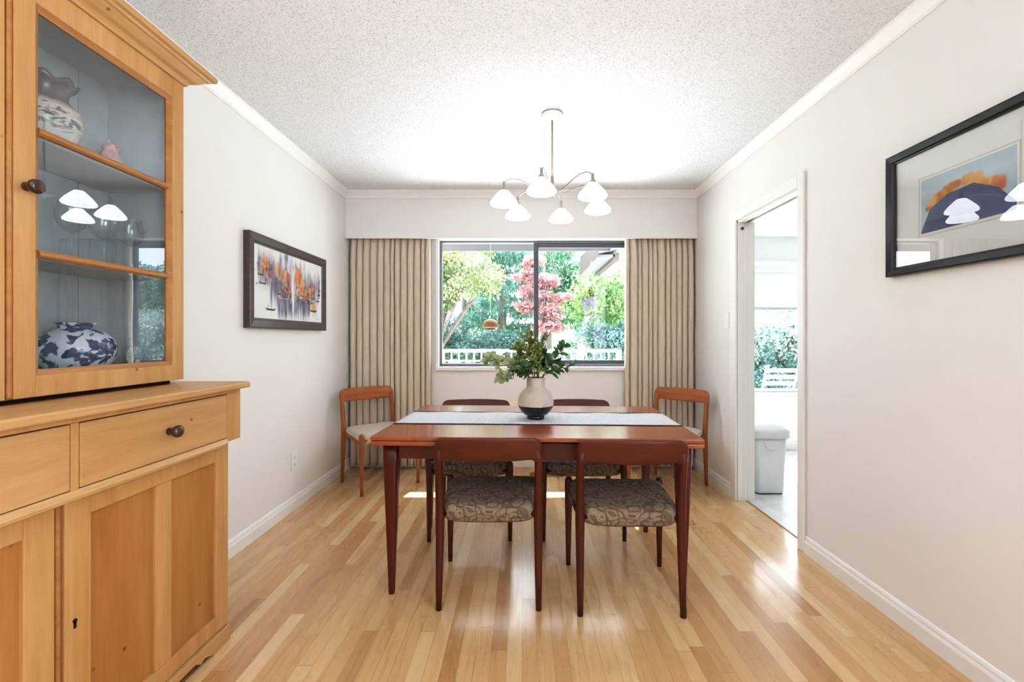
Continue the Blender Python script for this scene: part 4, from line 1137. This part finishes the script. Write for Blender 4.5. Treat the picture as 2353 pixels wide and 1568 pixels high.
# trees
def crown(clumps, n, ls, lw, seed, flat=0, droop=0):
    r = np.random.default_rng(seed)
    tot = sum(c[6] for c in clumps) if len(clumps[0]) > 6 else len(clumps)
    V = []; F_ = []
    for c in clumps:
        k = int(n/len(clumps))
        d = r.normal(size=(k,3)); d /= np.linalg.norm(d,axis=1)[:,None]
        rad = r.uniform(.35,1,size=(k,1))**.6
        P = d*rad*np.array(c[3:6]) + np.array(c[:3])
        D = r.normal(size=(k,3)); D[:,2] = D[:,2]*(1-flat) - droop
        D /= np.linalg.norm(D,axis=1)[:,None]
        Q = r.normal(size=(k,3)); Q[:,2] += flat*2.5
        S = np.cross(D,Q); S /= np.linalg.norm(S,axis=1)[:,None]
        l = ls*r.uniform(.6,1.3,size=(k,1)); w = lw*r.uniform(.6,1.3,size=(k,1))
        a = P; b_ = P+D*l*.5+S*w*.5; c_ = P+D*l; d_ = P+D*l*.5-S*w*.5
        V.append(np.stack([a,b_,c_,d_],1).reshape(-1,3))
    V = np.concatenate(V); m = len(V)//4
    b = MB(); b.v = [tuple(v) for v in V]; b.f = [(4*i,4*i+1,4*i+2,4*i+3) for i in range(m)]; b.sm = [False]*m; b.mi = [0]*m
    return b
M_bark = plain('bark', srgb(120,108,104), .9, .1, var=.2, scale=12)
M_bark_p = plain('pale_bark', srgb(196,190,188), .9, .1, var=.15, scale=12)
LM = {
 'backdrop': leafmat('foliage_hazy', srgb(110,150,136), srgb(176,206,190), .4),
 'yellow': leafmat('foliage_yellow_green', srgb(132,150,88), srgb(212,218,158), .4),
 'teal': leafmat('foliage_blue_green', srgb(70,128,112), srgb(140,186,170), .35),
 'dark': leafmat('foliage_dark_teal', srgb(78,122,118), srgb(150,184,176), .3),
 'pink': leafmat('foliage_pink', srgb(212,136,136), srgb(248,208,206), .4),
 'green': leafmat('foliage_green', srgb(86,148,110), srgb(160,204,160), .4),
 'lime': leafmat('foliage_lime', srgb(120,168,96), srgb(196,224,156), .4),
 'pale': leafmat('foliage_pale_teal', srgb(120,166,150), srgb(224,240,232), .45),
}
def tree(name, label, cat, loc, trunk, clumps, n, ls, lw, lm, seed, flat=0, droop=0, bark=None, group='trees and shrubs in the garden', limbs=True):
    t = thing(name, label, cat, loc, 0, group)
    b = MB()
    b.tube(trunk[0], trunk[1], 9)
    if limbs:
        for c in clumps[:10]:
            p0 = Vector(trunk[0][-1]) if len(trunk[0]) < 3 else Vector(trunk[0][-2])
            b.tube([p0, (p0+Vector(c[:3]))/2+Vector((0,0,.05)), Vector(c[:3])], [trunk[1][-1]*.8, trunk[1][-1]*.5, .012], 6)
    ob = obj('trunk', b, bark or M_bark, t)
    obj('foliage', crown(clumps, n, ls, lw, seed, flat, droop), LM[lm], t)
    return t
def rc(r, cx, cy, cz, sx, sy, sz, n, q):
    out = []
    for _ in range(n):
        out.append((cx+r.uniform(-sx,sx), cy+r.uniform(-sy,sy), cz+r.uniform(-sz,sz), q*r.uniform(.7,1.3), q*r.uniform(.7,1.3), q*r.uniform(.6,1.1)))
    return out
r = random.Random(31)
tree('yellow_tree', 'yellow-green leafy tree filling the upper left of the window', 'tree', (-1.9,9.6,-1), ([(-1.9,9.6,-1),(-1.95,9.6,.6),(-1.8,9.6,1.7)],[.10,.08,.05]),
     rc(r,-1.45,9.6,2.75,.85,.5,.55,16,.42)+rc(r,-1.75,9.5,1.9,.35,.3,.35,6,.3), 10000, .085, .05, 'yellow', 41)
tree('weeping_conifer', 'blue-green drooping conifer left of the window mullion', 'tree', (-.55,12.2,-1), ([(-.55,12.2,-1),(-.55,12.2,1.5),(-.5,12.2,4.4)],[.16,.12,.03]),
     [(-.55+math.cos(a*2.4)*(.95-.13*a*.5), 12.2+math.sin(a*2.4)*.7, .6+.27*a, .62, .5, .26) for a in range(14)], 15000, .15, .035, 'teal', 42, 0, .9, limbs=False)
tree('dark_shrub', 'dark teal shrub low in the left corner of the window', 'shrub', (-1.75,10.4,-1), ([(-1.75,10.4,-1),(-1.75,10.4,.6)],[.06,.04]),
     rc(r,-1.6,10.4,1.15,.7,.3,.3,10,.36), 6500, .09, .045, 'dark', 43)
tree('dark_shrub', 'long dark teal hedge shrub below the drooping conifer', 'shrub', (-.4,10.9,-1), ([(-.4,10.9,-1),(-.4,10.9,.4)],[.06,.04]),
     rc(r,-.35,10.9,.85,.8,.3,.22,10,.34), 6500, .09, .04, 'dark', 44)
tree('japanese_maple', 'pink layered maple across the middle of the window', 'tree', (.42,9.3,-1), ([(.5,9.3,-1),(.52,9.3,.6),(.42,9.3,1.4),(.3,9.3,2.4)],[.07,.06,.05,.03]),
     [(cx_+r.uniform(-.16,.16), 9.3+r.uniform(-.25,.25), cz_+r.uniform(-.09,.09)+.0*k, r.uniform(.16,.34), .28, r.uniform(.05,.11)) for (cx_,cz_,n_) in ((.12,2.75,3),(.0,2.45,4),(.5,2.36,3),(.28,2.06,5),(.78,2.02,3),(.0,1.78,3),(.68,1.68,3),(.5,1.40,4),(.2,2.25,2)) for k in range(n_)], 9000, .07, .045, 'pink', 45, .55)
tree('green_conifer', 'tall green conifer behind the pink maple', 'tree', (.75,13.5,-1), ([(.75,13.5,-1),(.75,13.5,2),(.8,13.5,4.6)],[.18,.12,.03]),
     rc(r,.9,13.5,2.9,1.0,.5,1.1,22,.5), 12000, .14, .055, 'green', 46, 0, .5, limbs=False)
tree('lime_tree', 'bright lime tree with pale trunk behind the hanging flower pot', 'tree', (1.25,9.9,-1), ([(1.1,9.9,-1),(1.25,9.9,.6),(1.4,9.9,1.5),(1.6,9.9,2.2)],[.11,.10,.08,.04]),
     rc(r,1.85,9.9,2.05,.6,.4,.55,16,.42), 7000, .08, .05, 'lime', 47, bark=M_bark_p)
tree('dark_shrub', 'teal bush low at the right end of the railing', 'shrub', (1.9,9.0,-1), ([(1.9,9.0,-1),(1.9,9.0,.5)],[.05,.04]),
     rc(r,1.85,9.0,.95,.45,.3,.32,10,.32), 4500, .08, .045, 'dark', 48)
tree('pale_shrub', 'pale teal flowering shrub filling the kitchen window', 'shrub', (5.0,9.0,-1), ([(5.0,9.0,-1),(5.0,9.0,.6)],[.08,.05]),
     rc(r,5.0,9.0,.95,1.0,.4,.55,22,.42), 14000, .08, .05, 'pale', 49)
tree('dark_shrub', 'dark teal bush beneath the pale shrub outside the kitchen', 'shrub', (4.6,8.4,-1), ([(4.6,8.4,-1),(4.6,8.4,.3)],[.05,.04]),
     rc(r,4.6,8.45,.42,.7,.2,.2,9,.28), 4000, .07, .04, 'dark', 50)
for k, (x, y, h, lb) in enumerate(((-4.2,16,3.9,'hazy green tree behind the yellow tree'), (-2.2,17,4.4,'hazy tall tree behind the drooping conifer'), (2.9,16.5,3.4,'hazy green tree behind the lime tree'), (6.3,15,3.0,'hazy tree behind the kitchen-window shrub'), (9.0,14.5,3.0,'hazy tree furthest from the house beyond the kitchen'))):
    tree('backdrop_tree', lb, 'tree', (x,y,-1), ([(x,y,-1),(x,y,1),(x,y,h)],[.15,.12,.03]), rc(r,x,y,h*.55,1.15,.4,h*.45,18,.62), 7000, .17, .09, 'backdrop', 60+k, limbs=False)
# pale neighbouring house far behind
t = thing('neighbour_house', 'pale neighbouring house glimpsed between the trees', 'house', (.2, 19, -1))
b = MB(); b.box(-1.2, 2.6, 19, 23, -1, 1.7); obj('wall', b, plain('house_wall', srgb(226,222,226), .7, .2, var=.02), t)
b = MB(); b.prism([(18.6,1.65),(23.4,1.65),(21,3.0)], 'x', -1.5, 2.9); obj('roof', b, plain('house_roof', srgb(206,196,204), .8, .1, var=.06), t)
for x in (-.6, .5, 1.6):
    b = MB(); b.box(x, x+.5, 18.98, 19.0, .3, 1.1); obj('window', b, plain('house_glass', srgb(150,162,172), .2, .5, var=0), t)

# ------------------------------------------------------------------ light
wd = bpy.data.worlds.new('sky'); scn.world = wd; wd.use_nodes = True
nt = wd.node_tree; nt.nodes.clear()
wo = nt.nodes.new('ShaderNodeOutputWorld'); bg = nt.nodes.new('ShaderNodeBackground')
bg.inputs[0].default_value = (.90,.955,1,1); bg.inputs[1].default_value = 3.3
L(nt, bg.outputs[0], wo.inputs[0])
def area(name, loc, rot, sx, sy, power, color=(1,1,1), portal=False):
    l = bpy.data.lights.new(name, 'AREA'); l.shape = 'RECTANGLE'; l.size = sx; l.size_y = sy; l.energy = power; l.color = color
    if portal: l.cycles.is_portal = True
    o = bpy.data.objects.new(name, l); COL.objects.link(o); o.location = loc; o.rotation_euler = rot
    return o
sun = bpy.data.lights.new('sun', 'SUN'); sun.energy = 15; sun.angle = math.radians(.6); sun.color = (1,.97,.92)
so = bpy.data.objects.new('sun', sun); COL.objects.link(so)
so.rotation_euler = Vector((-.165,-1,-1.41)).to_track_quat('-Z','Y').to_euler()
area('portal_window', ((WX0+WX1)/2, YB+.2, (WZ0+WZ1)/2), (-PI/2,0,0), 1.75, 1.15, 1, portal=True)
area('portal_kitchen', ((KW0+KW1)/2, KY1+.2, 1.05), (-PI/2,0,0), 2.4, .9, 1, portal=True)
# added fill lamps out of view: behind the camera, outside, in the kitchen
def aim(o, tgt):
    o.rotation_euler = (Vector(tgt)-o.location).to_track_quat('-Z','Y').to_euler()
area('side_fill', (1.50, -.55, 1.35), (0, PI/2, 0), 1.5, 1.3, 29, (.92,.96,1))  # added unseen fill that brightens the left wall and cabinet fronts
area('ceiling_fill', (-.8, -.65, 1.60), (PI,0,0), 1.0, 1.1, 27, (.90,.95,1))  # added unseen fill thrown up at the ceiling
aim(area('deck_bounce_fill', ((WX0+WX1)/2, 4.72, .55), (0,0,0), 1.7, .8, 9, (1,.99,.97)), ((WX0+WX1)/2, 3.6, 1.75))  # added lamp hidden below the sill, imitates sunlight bouncing off the deck
bpy.data.lights['deck_bounce_fill'].spread = math.radians(105)
area('kitchen_fill', (3.3, 2.9, 2.19), (0,0,0), 1.8, 1.6, 4, (.97,.985,1))  # added unseen fill that brightens the kitchen

# ------------------------------------------------------------------ colour management, sampling helpers
scn.view_settings.view_transform = 'Standard'
scn.view_settings.look = 'None'
scn.view_settings.exposure = .95
scn.view_settings.use_white_balance = True; scn.view_settings.white_balance_temperature = 5880
scn.view_settings.use_curve_mapping = True
cm = scn.view_settings.curve_mapping; cv = cm.curves[3]
for p in ((.05,.036), (.18,.165), (.45,.46)): cv.points.new(*p)
cm.update()
cy = scn.cycles
cy.use_denoising = True
try: cy.denoiser = 'OPENIMAGEDENOISE'
except Exception: pass
cy.use_adaptive_sampling = True; cy.adaptive_threshold = .1; cy.adaptive_min_samples = 16
cy.max_bounces = 8; cy.diffuse_bounces = 4; cy.glossy_bounces = 4; cy.transparent_max_bounces = 14; cy.transmission_bounces = 6
cy.sample_clamp_indirect = 6
cy.caustics_reflective = False; cy.caustics_refractive = False
